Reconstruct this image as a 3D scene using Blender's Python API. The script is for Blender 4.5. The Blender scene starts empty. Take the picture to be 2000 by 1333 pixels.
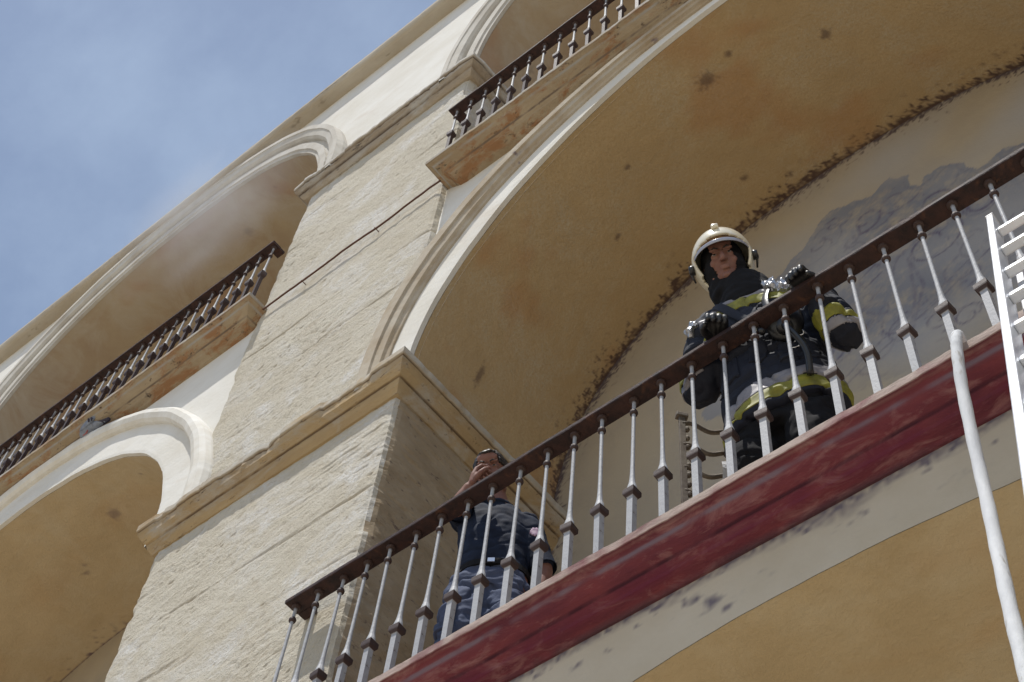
import bpy, bmesh, math, random
import numpy as np
from mathutils import Vector, Matrix, noise
random.seed(7)
S=bpy.context.scene
COL=S.collection
# ------------------------------------------------------------------ camera
def cam_axes(a,b,c):
    fwd=np.array([math.sin(a)*math.cos(b),math.cos(a)*math.cos(b),math.sin(b)])
    r0=np.array([math.cos(a),-math.sin(a),0.]); d0=np.cross(fwd,r0)
    r=math.cos(c)*r0+math.sin(c)*d0; d=-math.sin(c)*r0+math.cos(c)*d0
    return r,d,fwd
cd=bpy.data.cameras.new('camera'); cam=bpy.data.objects.new('camera',cd); COL.objects.link(cam)
_r,_d,_f=cam_axes(-0.8050619,1.0039764,-0.1399612)
M=Matrix(((_r[0],-_d[0],-_f[0],0),(_r[1],-_d[1],-_f[1],0),(_r[2],-_d[2],-_f[2],0),(0,0,0,1)))
cam.matrix_world=M
cd.sensor_width=36; cd.lens=2940.228/2000*36; cd.clip_start=.05; cd.clip_end=3000
S.camera=cam
# ------------------------------------------------------------------ sun, sky, exposure
SUN_EL=math.radians(70.3); SUN_DX=0.05
sd=bpy.data.lights.new('sun','SUN'); sun=bpy.data.objects.new('sun',sd); COL.objects.link(sun)
sd.energy=4.6; sd.angle=math.radians(.53); sd.color=(1,.965,.905)
ldir=Vector((SUN_DX,1,-math.tan(SUN_EL))).normalized()
sun.rotation_euler=ldir.to_track_quat('-Z','Y').to_euler()
sun.location=(0,-20,40)
W=bpy.data.worlds.new('World'); S.world=W; W.use_nodes=True
nt=W.node_tree; nt.nodes.clear()
N=nt.nodes.new; L=nt.links.new
out=N('ShaderNodeOutputWorld'); bg=N('ShaderNodeBackground'); sky=N('ShaderNodeTexSky')
sky.sky_type='NISHITA'; sky.sun_disc=False; sky.sun_elevation=SUN_EL
sky.sun_rotation=math.atan2(-ldir.x,-ldir.y); sky.altitude=700; sky.air_density=1.0; sky.dust_density=1.6; sky.ozone_density=1.3
bg.inputs[1].default_value=.14
tc=N('ShaderNodeTexCoord'); mp=N('ShaderNodeMapping'); mp.inputs['Scale'].default_value=(1.0,1.6,2.2); mp.inputs['Rotation'].default_value=(.2,.5,.4)
nz=N('ShaderNodeTexNoise'); nz.inputs['Scale'].default_value=2.3; nz.inputs['Detail'].default_value=7; nz.inputs['Roughness'].default_value=.62
rp=N('ShaderNodeValToRGB'); rp.color_ramp.elements[0].position=.42; rp.color_ramp.elements[1].position=.72
rp.color_ramp.elements[0].color=(.30,.30,.30,1); rp.color_ramp.elements[1].color=(.68,.68,.68,1)
mx=N('ShaderNodeMix'); mx.data_type='RGBA'; mx.inputs[7].default_value=(3.9,4.9,6.4,1)
L(tc.outputs['Generated'],mp.inputs[0]); L(mp.outputs[0],nz.inputs[0]); L(nz.outputs[0],rp.inputs[0]); L(rp.outputs[0],mx.inputs[0])
L(sky.outputs[0],mx.inputs[6]); L(mx.outputs[2],bg.inputs[0]); L(bg.outputs[0],out.inputs[0])
S.view_settings.view_transform='Standard'; S.view_settings.look='None'; S.view_settings.gamma=1; S.view_settings.exposure=-0.18
S.render.engine='CYCLES'
# ------------------------------------------------------------------ helpers
def tag(o,label=None,cat=None,group=None,kind=None):
    if label: o['label']=label
    if cat: o['category']=cat
    if group: o['group']=group
    if kind: o['kind']=kind
    return o
def empty(name,loc=(0,0,0),label=None,cat=None,group=None):
    o=bpy.data.objects.new(name,None); COL.objects.link(o); o.location=loc; o.empty_display_size=.1
    return tag(o,label,cat,group)
def mesh_obj(name,verts,faces,mat,parent=None,smooth=False,attr=None,label=None):
    me=bpy.data.meshes.new(name); me.from_pydata([tuple(v) for v in verts],[],[tuple(f) for f in faces]); me.update()
    if smooth:
        me.polygons.foreach_set('use_smooth',[True]*len(me.polygons))
    if attr:
        for k,v in attr.items():
            a=me.attributes.new(k,'FLOAT','POINT'); a.data.foreach_set('value',np.asarray(v,dtype=np.float32))
    o=bpy.data.objects.new(name,me); COL.objects.link(o)
    if mat: me.materials.append(mat)
    if parent:
        o.parent=parent
        o.matrix_parent_inverse=Matrix.Identity(4)
        if parent.type=='EMPTY' and parent.location.length>0:   # world-built geometry under a moved empty
            me.transform(Matrix.Translation(-wloc(parent)))
        elif parent.parent is not None:
            me.transform(Matrix.Translation(-wloc(parent)))
    if label: o['label']=label
    return o
def wloc(o):
    v=Vector(o.location)
    while o.parent is not None:
        o=o.parent; v=v+Vector(o.location)
    return v
class MB:
    def __init__(s): s.v=[]; s.f=[]
    def add(s,v,f):
        n=len(s.v); s.v+=[tuple(p) for p in v]; s.f+=[tuple(i+n for i in q) for q in f]
    def box(s,c,d,R=None,bev=0):
        bm=bmesh.new(); bmesh.ops.create_cube(bm,size=1)
        bmesh.ops.scale(bm,vec=d,verts=bm.verts)
        if bev: bmesh.ops.bevel(bm,geom=bm.edges[:],offset=bev,segments=2,affect='EDGES',profile=.6)
        if R is not None: bmesh.ops.rotate(bm,matrix=R,verts=bm.verts)
        bmesh.ops.translate(bm,vec=c,verts=bm.verts)
        bm.verts.index_update(); s.add([v.co[:] for v in bm.verts],[[v.index for v in f.verts] for f in bm.faces]); bm.free()
    def tube(s,pts,r,n=10,cap=True,flat=1.0,up=None):
        pts=[Vector(p) for p in pts]; m=len(pts)
        rs=r if hasattr(r,'__len__') else [r]*m
        t0=(pts[1]-pts[0]).normalized(); u=Vector(up) if up else (Vector((0,0,1)) if abs(t0.z)<.9 else Vector((1,0,0)))
        V=[]
        for i,p in enumerate(pts):
            t=(pts[min(i+1,m-1)]-pts[max(i-1,0)]).normalized()
            u=(u-t*u.dot(t)).normalized(); w=t.cross(u)
            for k in range(n):
                a=2*math.pi*k/n; V.append(p+(u*math.cos(a)*flat+w*math.sin(a))*rs[i])
        F=[]
        for i in range(m-1):
            for k in range(n):
                F.append((i*n+k,i*n+(k+1)%n,(i+1)*n+(k+1)%n,(i+1)*n+k))
        if cap: F.append(tuple(range(n))[::-1]); F.append(tuple((m-1)*n+k for k in range(n)))
        s.add(V,F)
    def lathe(s,prof,c=(0,0,0),n=12,square=None):
        # prof: (r,z,sq) ; sq>0 means square section
        V=[];F=[]
        for p in prof:
            r,z=p[0],p[1]; sq=p[2] if len(p)>2 else 0
            for k in range(n):
                a=2*math.pi*(k+.5)/n; x,y=math.cos(a),math.sin(a)
                if sq:
                    m=max(abs(x),abs(y)); x/=m;y/=m
                V.append((c[0]+x*r,c[1]+y*r,c[2]+z))
        m=len(prof)
        for i in range(m-1):
            for k in range(n): F.append((i*n+k,i*n+(k+1)%n,(i+1)*n+(k+1)%n,(i+1)*n+k))
        F.append(tuple(range(n))[::-1]);F.append(tuple((m-1)*n+k for k in range(n)))
        s.add(V,F)
    def ell(s,c,r,R=None,seg=16,ring=10):
        V=[];F=[]
        for i in range(ring+1):
            t=math.pi*i/ring
            for k in range(seg):
                a=2*math.pi*k/seg; p=Vector((r[0]*math.sin(t)*math.cos(a),r[1]*math.sin(t)*math.sin(a),r[2]*math.cos(t)))
                if R is not None: p=R@p
                V.append((c[0]+p.x,c[1]+p.y,c[2]+p.z))
        for i in range(ring):
            for k in range(seg): F.append((i*seg+k,(i+1)*seg+k,(i+1)*seg+(k+1)%seg,i*seg+(k+1)%seg))
        s.add(V,F)
    def build(s,name,mat,parent=None,smooth=False,label=None): 
        return mesh_obj(name,s.v,s.f,mat,parent,smooth,label=label)
def fbm(x,y,z,o=4,h=.55):
    r=0;a=1;t=0
    for i in range(o):
        r+=a*noise.noise((x,y,z)); t+=a; a*=h; x*=2.03;y*=2.03;z*=2.03
    return r/t
# ------------------------------------------------------------------ materials
def rgb(h): return tuple(h)+(1,)
def mat(name,base,rough=.85,metal=0,var=None,vscale=2.,bump=0,bscale=40,bdetail=6,stretch=(1,1,1),stain=None,spots=None,bump2=None,spec=.3,coat=0,rot=(0,0,0),var2=None,attrs=(),fine=None,object_coord=False):
    m=bpy.data.materials.new(name); m.use_nodes=True; t=m.node_tree; n=t.nodes; l=t.links
    b=n['Principled BSDF']; b.inputs['Roughness'].default_value=rough; b.inputs['Metallic'].default_value=metal
    b.inputs['Specular IOR Level'].default_value=spec
    if coat: b.inputs['Coat Weight'].default_value=coat; b.inputs['Coat Roughness'].default_value=.15
    g=n.new('ShaderNodeTexCoord'); mp=n.new('ShaderNodeMapping'); mp.inputs['Scale'].default_value=stretch; mp.inputs['Rotation'].default_value=rot
    l.new(g.outputs['Object'],mp.inputs[0])
    cur=None
    def noi(scale,det,rg=.6,co=None,dist=0):
        q=n.new('ShaderNodeTexNoise'); q.inputs['Scale'].default_value=scale; q.inputs['Detail'].default_value=det; q.inputs['Roughness'].default_value=rg; q.inputs['Distortion'].default_value=dist
        l.new(mp.outputs[0] if co is None else co,q.inputs[0]); return q.outputs[0]
    def ramp(s,p0,p1,c0=(0,0,0,1),c1=(1,1,1,1)):
        r=n.new('ShaderNodeValToRGB'); r.color_ramp.elements[0].position=p0; r.color_ramp.elements[1].position=p1
        r.color_ramp.elements[0].color=c0; r.color_ramp.elements[1].color=c1; l.new(s,r.inputs[0]); return r.outputs[0]
    def mixc(f,a,c,mode='MIX'):
        x=n.new('ShaderNodeMix'); x.data_type='RGBA'; x.blend_type=mode
        if hasattr(f,'links'): l.new(f,x.inputs[0])
        else: x.inputs[0].default_value=f
        for s_,i in ((a,6),(c,7)):
            if hasattr(s_,'links'): l.new(s_,x.inputs[i])
            else: x.inputs[i].default_value=rgb(s_) if len(s_)==3 else s_
        return x.outputs[2]
    cur=rgb(base)
    if var: cur=mixc(ramp(noi(vscale,6,.65),.35,.68),cur,var)
    if var2: cur=mixc(ramp(noi(var2[1],8,.7,dist=.6),var2[2],var2[3]),cur,var2[0])
    if spots:  # (color, scale, lo, hi)
        cur=mixc(ramp(noi(spots[1],3,.8),spots[2],spots[3]),cur,spots[0])
    if fine: cur=mixc(ramp(noi(fine[1],3,.7),.3,.7),cur,tuple(fine[0]))
    for an,colr in attrs:
        a=n.new('ShaderNodeAttribute'); a.attribute_name=an
        cl=n.new('ShaderNodeClamp'); l.new(a.outputs['Fac'],cl.inputs[0])
        cur=mixc(cl.outputs[0],cur,colr)
    if hasattr(cur,'links'): l.new(cur,b.inputs['Base Color'])
    else: b.inputs['Base Color'].default_value=cur
    if bump:
        bp=n.new('ShaderNodeBump'); bp.inputs['Strength'].default_value=1; bp.inputs['Distance'].default_value=bump
        l.new(noi(bscale,bdetail,.65),bp.inputs['Height'])
        last=bp
        if bump2:
            b2=n.new('ShaderNodeBump'); b2.inputs['Strength'].default_value=1; b2.inputs['Distance'].default_value=bump2[0]
            l.new(noi(bump2[1],4,.7),b2.inputs['Height']); l.new(bp.outputs[0],b2.inputs['Normal']); last=b2
        l.new(last.outputs[0],b.inputs['Normal'])
    return m
M_={}
M_['pillar']=mat('rough_lime_render',(.63,.595,.50),.95,var=(.51,.455,.345),vscale=2.4,bump=.014,bscale=30,bdetail=12,bump2=(.009,85),var2=((.72,.72,.71),1.9,.50,.64),stretch=(.85,1,1.1),spots=((.36,.30,.22),30,.58,.72),spec=.12,rot=(0,.3,0),attrs=(('pit',(.50,.43,.33)),),fine=((.60,.55,.46),55))
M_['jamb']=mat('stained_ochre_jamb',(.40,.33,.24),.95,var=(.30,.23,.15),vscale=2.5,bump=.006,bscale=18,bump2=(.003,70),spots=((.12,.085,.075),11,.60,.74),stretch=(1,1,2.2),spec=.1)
M_['white']=mat('white_lime_wall',(.76,.745,.70),.93,var=(.66,.63,.56),vscale=1.6,bump=.004,bscale=16,bump2=(.0015,80),stretch=(.8,1,1.4),var2=((.58,.51,.42),1.1,.56,.8),spec=.15)
M_['greymould']=mat('grey_weathered_moulding',(.60,.575,.52),.9,var=(.46,.42,.36),vscale=3,bump=.003,bscale=20,spec=.15)
M_['whitemould']=mat('white_moulding',(.77,.755,.71),.9,var=(.64,.60,.52),vscale=4,bump=.003,bscale=20,spec=.15)
M_['stainmould']=mat('stained_moulding',(.48,.43,.35),.9,var=(.34,.26,.17),vscale=3.,bump=.004,bscale=24,spots=((.20,.16,.16),7,.66,.76),spec=.15)
M_['stone']=mat('weathered_sandstone',(.45,.335,.19),.93,var=(.33,.23,.125),vscale=3,bump=.006,bscale=22,bump2=(.004,75),var2=((.43,.38,.31),2.4,.50,.64),spots=((.10,.07,.05),15,.60,.74),stretch=(.55,1,1.6),spec=.12,attrs=(('top',(.50,.48,.43)),('seam',(.13,.085,.055))))
M_['stonegrey']=mat('greyed_sandstone',(.44,.37,.28),.93,var=(.27,.21,.15),vscale=4,bump=.007,bscale=22,bump2=(.004,75),var2=((.48,.46,.42),2.6,.46,.64),spots=((.09,.075,.065),12,.60,.74),stretch=(.5,1,1.7),spec=.12,attrs=(('top',(.50,.48,.44)),('seam',(.10,.075,.06))))
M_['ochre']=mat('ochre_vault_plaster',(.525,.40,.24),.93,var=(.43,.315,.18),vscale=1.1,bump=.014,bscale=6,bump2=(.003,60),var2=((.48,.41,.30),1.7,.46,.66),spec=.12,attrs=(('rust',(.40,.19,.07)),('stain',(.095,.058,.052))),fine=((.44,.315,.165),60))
M_['ochre2']=mat('pale_ochre_vault_plaster',(.565,.445,.28),.93,var=(.48,.37,.225),vscale=1.4,bump=.014,bscale=6,bump2=(.003,60),var2=((.56,.46,.31),1.9,.46,.66),spec=.12,attrs=(('rust',(.48,.26,.1)),('stain',(.13,.09,.11))))
M_['ochre3']=mat('faded_vault_plaster',(.47,.38,.26),.93,var=(.39,.29,.20),vscale=1.1,bump=.003,bscale=20,var2=((.50,.44,.35),1.9,.45,.7),spec=.12,attrs=(('rust',(.40,.22,.12)),('stain',(.13,.09,.09))))
M_['back']=mat('painted_back_wall',(.45,.385,.285),.93,var=(.37,.32,.25),vscale=1.3,bump=.003,bscale=22,bump2=(.001,90),spec=.12,attrs=(('blue',(.205,.215,.25)),('pale',(.42,.41,.40)),('line',(.11,.09,.15)),('stain',(.08,.055,.07))))
M_['shadewall']=mat('shaded_lime_wall',(.56,.505,.41),.93,var=(.48,.42,.32),vscale=1.3,bump=.003,bscale=18,spec=.12,attrs=(('stain',(.15,.13,.16)),))  # whitish wall below the slab, its shade is put into this darker colour
M_['floor']=mat('stone_floor',(.40,.35,.29),.9,var=(.3,.26,.2),bump=.003,bscale=20)
M_['ground']=mat('plaza_paving',(.46,.40,.305),.9,var=(.38,.325,.245),vscale=.5,bump=.004,bscale=8)
M_['roof']=mat('roof_cornice_plaster',(.50,.45,.37),.93,var=(.38,.32,.24),vscale=2.2,bump=.005,bscale=14,spots=((.22,.18,.13),6,.62,.75),stretch=(.5,1,1.5))
M_['rust']=mat('rusty_iron_rail',(.050,.022,.018),.7,.1,var=(.016,.009,.010),vscale=18,bump=.003,bscale=60,var2=((.10,.042,.022),17,.56,.72),spec=.4)
M_['iron']=mat('painted_iron_baluster',(.40,.41,.43),.62,.0,var=(.30,.305,.325),vscale=20,bump=.0015,bscale=70,spots=((.10,.055,.035),38,.62,.72),spec=.5,attrs=(('dark',(.045,.024,.02)),))
M_['red']=mat('faded_red_painted_moulding',(.19,.045,.055),.85,var=(.11,.028,.044),vscale=6,bump=.006,bscale=24,bump2=(.002,80),var2=((.26,.12,.125),11,.50,.66),stretch=(.5,1.5,1.5),spots=((.12,.03,.04),11,.64,.78),spec=.2,attrs=(('blue',(.19,.15,.20)),('seam',(.05,.012,.020)),('purple',(.13,.024,.045)),('top',(.46,.38,.33)),('stain',(.07,.04,.05))))
# ------------------------------------------------------------------ the ground
g=mesh_obj('ground',[(-900,-900,-1.6),(900,-900,-1.6),(900,900,-1.6),(-900,900,-1.6)],[(0,1,2,3)],M_['ground']); tag(g,'sunlit stone paved square in front of the arcaded building',None,kind='structure')
# ------------------------------------------------------------------ the arcaded building
YP=2.85; YB=4.2
BLD=empty('arcaded_building',(0,0,0),'tall pale arcaded building with rough stone piers, ochre vaults and stacked balconies','building')
def sup(xc,zs,a,b,n,t):
    # t in 0..pi : left springing to right springing
    c,s=math.cos(t),math.sin(t)
    return xc-a*math.copysign(abs(c)**(2/n),c), zs+b*abs(s)**(2/n)
class Arch:
    def __init__(s,xc,zs,A,B): s.xc,s.zs,s.A,s.B=xc,zs,A,B
    def p(s,t,k):
        a=[s.A[i]+(s.B[i]-s.A[i])*k for i in range(3)]
        x,z=sup(s.xc,s.zs,a[0],a[1],a[2],t)
        e=.007*noise.noise((t*9,s.xc,1))+.003*noise.noise((t*40,s.xc,2))
        return x-e*math.cos(t)*(1 if 0<t<math.pi else 0),z+e*math.sin(t)
def sweep_arch(name,arch,prof,m,parent,nt=120,jit=0,attr=None):
    V=[];F=[];np_=len(prof)
    for i in range(-1,nt+2):
        t=math.pi*min(nt,max(0,i))/nt
        for (k,y) in prof:
            x,z=arch.p(t,k)
            if i<0 or i>nt: z-=.09
            j=fbm(x*3,y*3,z*3,3)*jit if jit else 0
            V.append((x,y+j,z+j*.6))
    for i in range(nt+2):
        for j in range(np_-1):
            F.append((i*np_+j,i*np_+j+1,(i+1)*np_+j+1,(i+1)*np_+j))
    return mesh_obj(name,V,F,m,parent,attr=attr)
def wall_with_arch(name,arch,k,y,x0,x1,ztop,m,parent,zbot=None,nt=90,attrf=None,rows=10):
    # sheet round an arch opening, from the curve up to ztop and out to x0/x1; returned edges give it depth
    V=[];F=[]
    zb=arch.zs if zbot is None else zbot
    pts=[(arch.p(0,k)[0],zb)]+[arch.p(math.pi*i/nt,k) for i in range(nt+1)]+[(arch.p(math.pi,k)[0],zb)]
    # left block
    def grid(fn,nu,nv):
        n=len(V)
        for i in range(nu+1):
            for j in range(nv+1):
                x,z=fn(i/nu,j/nv); V.append((x,y,z))
        for i in range(nu):
            for j in range(nv):
                a=n+i*(nv+1)+j; F.append((a,a+nv+1,a+nv+2,a+1))
    xl,xr=pts[0][0],pts[-1][0]
    grid(lambda u,v:(x0+(xl-x0)*u, zb+(ztop-zb)*v),4,30)
    grid(lambda u,v:(xr+(x1-xr)*u, zb+(ztop-zb)*v),4,30)
    n=len(V)
    for (x,z) in pts:
        for j in range(rows+1):
            V.append((x,y,z+(ztop-z)*j/rows))
    for i in range(len(pts)-1):
        for j in range(rows):
            a=n+i*(rows+1)+j; F.append((a,a+rows+1,a+rows+2,a+1))
    at=None
    if attrf: at={kk:[ff(v) for v in V] for kk,ff in attrf.items()}
    return mesh_obj(name,V,F,m,parent,attr=at)
def vault(name,fa,k,ba,y0,y1,m,parent,nt=150,ny=14,attrf=None,foot=0.0):
    V=[];F=[]
    ts=[math.pi*i/nt for i in range(nt+1)]
    for i,t in enumerate(ts):
        x0,z0=fa.p(t,k); x1,z1=sup(ba[0],fa.zs,ba[1],ba[2],ba[3],t)
        for j in range(ny+1):
            u=j/ny; x=x0+(x1-x0)*u; z=z0+(z1-z0)*u; y=y0+(y1-y0)*u
            w=fbm(x*1.3,y*1.3,z*1.3,3)*.012*min(1,u*6)*min(1,(1-u)*8)
            V.append((x,y,z+w))
    for i in range(nt):
        for j in range(ny):
            a=i*(ny+1)+j; F.append((a,a+1,a+ny+2,a+ny+1))
    at={kk:[ff(v) for v in V] for kk,ff in attrf.items()} if attrf else None
    return mesh_obj(name,V,F,m,parent,smooth=True,attr=at)
def usweep(name,xa,xb,yf,yb,prof,m,parent,dx=.03,jit=.004,chip=0,attrs=None,side='both',caps=True,seed=0):
    # prof: list of (d,z[,dict]) swept round the U: left side, front, right side
    path=[]
    def seg(p,q,step):
        n=max(1,int((Vector(q)-Vector(p)).length/step)); return [(p[0]+(q[0]-p[0])*i/n,p[1]+(q[1]-p[1])*i/n) for i in range(n)]
    pts=[]; off=[]
    A=(xa,yb);B=(xa,yf);C=(xb,yf);D=(xb,yb)
    for (p,q,o) in ((A,B,(-1,0)),(B,C,(0,-1)),(C,D,(1,0))):
        s_=seg(p,q,dx)
        for i,w in enumerate(s_):
            pts.append(w)
            off.append(o if i>0 or p==A else ((-1,-1) if p==B else (1,-1)))
    pts.append(D); off.append((1,0))
    n=len(prof); V=[]; at={k:[] for k in (attrs or [])}
    for (x,y),(ox,oy) in zip(pts,off):
        for q in prof:
            d,z=q[0],q[1]
            X=x+ox*d; Y=y+oy*d
            w=.25*fbm(X*1.5+seed,Y*1.5,z*9,2)+.5*fbm(X*16+seed,Y*16,z*22,3)
            e=d/max(p_[0] for p_ in prof)
            j=w*jit*(.3+e)*(1 if oy else .4)
            kk=.25 if oy==0 else 1
            c=0
            if chip and e>.8:
                h=noise.noise((X*2.3+seed,Y*2.3,3.1)); h2=noise.noise((X*9+seed,Y*9,7.7))
                st=lambda q_,a_,b_: max(0,min(1,(q_-a_)/(b_-a_))); c=(st(h,.14,.18)*.32+st(h2,.24,.30)*.22+st(noise.noise((X*24+seed,Y*24,1.7)),.22,.32)*.12+.10*abs(noise.noise((X*40+seed,Y*40,2.7))))*chip*kk*1.25
            V.append((X+ox*(j-c),Y+oy*(j-c),z+j*.5-(c*.35 if q is prof[-1] or q is prof[-2] else 0)))
            for k in at: at[k].append((q[2].get(k,0) if len(q)>2 else 0)*max(.0,min(1,.85+1.3*noise.noise((X*5+seed,Y*5+len(k),z*7))+.7*noise.noise((X*19+seed,Y*19+len(k),z*19)))))
    F=[]
    for i in range(len(pts)-1):
        for j in range(n-1):
            F.append((i*n+j,(i+1)*n+j,(i+1)*n+j+1,i*n+j+1))
    if caps: F.append(tuple(range(n))); F.append(tuple((len(pts)-1)*n+j for j in range(n))[::-1])
    return mesh_obj(name,V,F,m,parent,attr=at if attrs else None)
def pit(v):
    return 0
# ---- rough stone piers
def pier(x0,x1,z0,z1,fine,name='pier',m='pillar'):
    st=.0135 if fine else .25
    per=[]
    def s_(p,q,step,o):
        n=max(1,int((Vector(q)-Vector(p)).length/step))
        return [((p[0]+(q[0]-p[0])*i/n,p[1]+(q[1]-p[1])*i/n),o) for i in range(n)]
    k=1 if fine else 12
    per+=s_((x0,YB),(x0,YP),.04*k,(-1,0)); per+=s_((x0,YP),(x1,YP),.018*k,(0,-1)); per+=s_((x1,YP),(x1,YB),.03*k,(1,0)); per.append(((x1,YB),(1,0)))
    nz_=max(2,int((z1-z0)/st)); n=len(per); V=[];F=[];P=[]
    for i in range(nz_+1):
        z=z0+(z1-z0)*i/nz_
        for (x,y),(ox,oy) in per:
            if not fine: V.append((x,y,z)); P.append(0); continue
            cx=min(abs(x-x0),abs(x-x1)); cy=abs(y-YP); cor=math.exp(-((cx+cy)/.035)**2)
            a=fbm(x*1.1,y*1.1+5,z*1.3,3)*.016
            b=fbm(x*5,y*5,z*6,4); g=fbm(x*15+3,y*15,z*17,3)
            stroke=fbm(x*3+z*1.2,y*3,(z-x*.25)*16+9,3)
            g2=fbm(x*34+3,y*34,z*36,2); msk=max(0,min(1,.35+1.6*noise.noise((x*.9+z*.35,3,z*1.1)))); d=a*.9+b*.0055+g*.005+g2*.0055*msk-max(0,stroke-.32)*.006*msk-max(0,-g-.26)*.018*(.2+msk)
            pv=max(0,stroke-.28)*2*msk+max(0,-g-.26)*2.5
            for zk in (5.42,5.93,6.28,7.62,8.18,8.74,9.72,10.32,10.86):
                wob=.02*noise.noise((x*1.7,zk,1))+.03*(x+4.8)*noise.noise((zk*3,1,1))
                e_=abs(z-zk-wob)
                if e_<.03:
                    mk_=max(0,noise.noise((x*1.6,zk*7,5))+.15)*2
                    q_=math.exp(-(e_/.010)**2)*.010*min(1,mk_); d-=q_; pv+=q_*40
            # eroded brick courses under the right end of the cornice
            if x>-4.75 and 6.15<z<6.72:
                w=min(1,(x+4.75)/.6)*min(1,(z-6.05)/.12)
                cz=(z*1.0+x*.02+.012*noise.noise((x*2,z*3,1)))/.055
                fr=cz-math.floor(cz)
                if fr<.36: q=.007*w*(.35+1.6*noise.noise((x*6,y*7,math.floor(cz)*3))) ; d-=max(0,q); pv+=w*.5*(q>.006)
            ch=0
            if cor>.02:
                cz=noise.noise((z*9,x*.3,2)); c2=noise.noise((z*2.2,x*.3,8)); ch=cor*(.012+max(0,cz)*.022+max(0,c2)*.018)
            sx=(1 if x<(x0+x1)/2 else -1)
            X=x+ox*d+sx*ch*(1 if cx<.05 else 0); Y=y+(oy*d)+ch*.7
            if cy>.02: Y=y+ (ch*.7)
            V.append((X,Y,z)); P.append(min(1,pv) if oy else min(1,pv)*.7)
    for i in range(nz_):
        for j in range(n-1):
            F.append((i*n+j,i*n+j+1,(i+1)*n+j+1,(i+1)*n+j))
    o=mesh_obj(name,V,F,M_[m],BLD,smooth=False,attr={'pit':P})
    return o
XL0,XR0=-5.74,-3.80
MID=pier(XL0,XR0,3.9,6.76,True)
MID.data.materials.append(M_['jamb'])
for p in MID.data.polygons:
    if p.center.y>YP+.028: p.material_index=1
UP=pier(-5.70,-3.87,6.93,11.42,True)
for xa,xb in ((-12.34,-10.30),(.80,2.74)):
    pier(xa,xb,-1.6,11.42,False)
pier(XL0,XR0,-1.6,3.9,False)
# ---- impost cornices
CP=[(-.04,6.70),(0,6.70),(.012,6.70),(.020,6.712),(.036,6.735),(.047,6.765),(.049,6.778,{'seam':.3}),(.042,6.783,{'seam':1}),(.052,6.789,{'seam':.8}),(.060,6.792),(.068,6.803),(.088,6.825),(.104,6.858),(.108,6.872),(.107,6.880,{'seam':.7}),(.104,6.885,{'seam':.9}),(.116,6.890,{'top':.5}),(.120,6.896,{'top':.6}),(.118,6.948,{'top':1}),(.106,6.962,{'top':1}),(0,6.985,{'top':1})]
usweep('impost_cornice',XL0,XR0,YP,YB,CP,M_['stone'],BLD,dx=.02,jit=.006,chip=.035,attrs=['top','seam'],seed=1)
CU=[(-.04,11.31),(0,11.31),(.015,11.31),(.03,11.325),(.045,11.35),(.050,11.366,{'seam':.4}),(.044,11.371,{'seam':1}),(.060,11.377,{'seam':.6}),(.072,11.39),(.09,11.415),(.098,11.434),(.096,11.443,{'seam':1}),(.112,11.450,{'top':.5}),(.117,11.458,{'top':.7}),(.115,11.50,{'top':1}),(.10,11.515,{'top':1}),(0,11.53,{'top':1})]
usweep('impost_cornice',-5.70,-3.87,YP,YB,CU,M_['stonegrey'],BLD,dx=.02,jit=.009,chip=.035,attrs=['top','seam'],seed=5)
for xa,xb in ((-12.34,-10.30),(.80,2.74)):
    usweep('impost_cornice',xa,xb,YP,YB,CP,M_['stone'],BLD,dx=.06,attrs=['top','seam'],seed=xa)
    usweep('impost_cornice',xa,xb,YP,YB,CU,M_['stonegrey'],BLD,dx=.06,attrs=['top','seam'],seed=xa+3)
# ---- bays
def blotch(pts,rad,rng):
    pass
random.seed(11)
SPOT=[]
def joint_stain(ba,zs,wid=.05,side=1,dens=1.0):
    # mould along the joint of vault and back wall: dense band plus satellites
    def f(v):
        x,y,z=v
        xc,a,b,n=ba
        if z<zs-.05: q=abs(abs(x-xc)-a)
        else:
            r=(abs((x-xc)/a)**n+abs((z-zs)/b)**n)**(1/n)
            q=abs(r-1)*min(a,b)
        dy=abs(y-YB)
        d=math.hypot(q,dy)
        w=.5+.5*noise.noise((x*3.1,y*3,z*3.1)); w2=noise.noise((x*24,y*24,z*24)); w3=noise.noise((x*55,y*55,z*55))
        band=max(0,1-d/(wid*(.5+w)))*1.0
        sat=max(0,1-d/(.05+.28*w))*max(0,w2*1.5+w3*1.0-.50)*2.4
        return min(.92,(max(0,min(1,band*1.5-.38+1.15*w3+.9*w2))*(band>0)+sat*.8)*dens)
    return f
SP=[(-3.72,3.35,7.55,.02),(-2.9,3.6,8.75,.018),(-1.9,3.2,8.98,.045),(-1.15,3.4,9.0,.03),(-2.1,3.9,9.0,.02),(-1.05,2.98,8.98,.02),(-2.6,3.3,8.83,.015),(-1.7,3.15,9.02,.022)]
SP+=[(-8.05+random.uniform(-2,2),random.uniform(2.95,4.1),0,random.uniform(.008,.02)) for _ in range(9)]
SP+=[(-7.55,3.3,0,.045)]
SPL=[(random.uniform(-3,0),random.uniform(2.9,4.1),3.5,random.uniform(.006,.016)) for _ in range(16)]
def spots(v,LST):
    x,y,z=v; r=0
    for sx,sy,sz,sr in LST:
        d2=(x-sx)**2+(y-sy)**2
        if d2<(sr*3)**2:
            d=math.sqrt(d2)
            r=max(r,1.15-d/sr*(.8+.5*noise.noise((x*40,y*40,z*40))))
    return max(0,min(.62,r))
def rust(v):
    x,y,z=v; return max(0,min(.38,(fbm(x*.9+3,y*1.6,z*.9,4)-.12)*2.6))
RA=Arch(-1.5,6.95,(2.26,2.09,1.9),(2.62,2.24,2.35))     # right main arch
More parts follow.
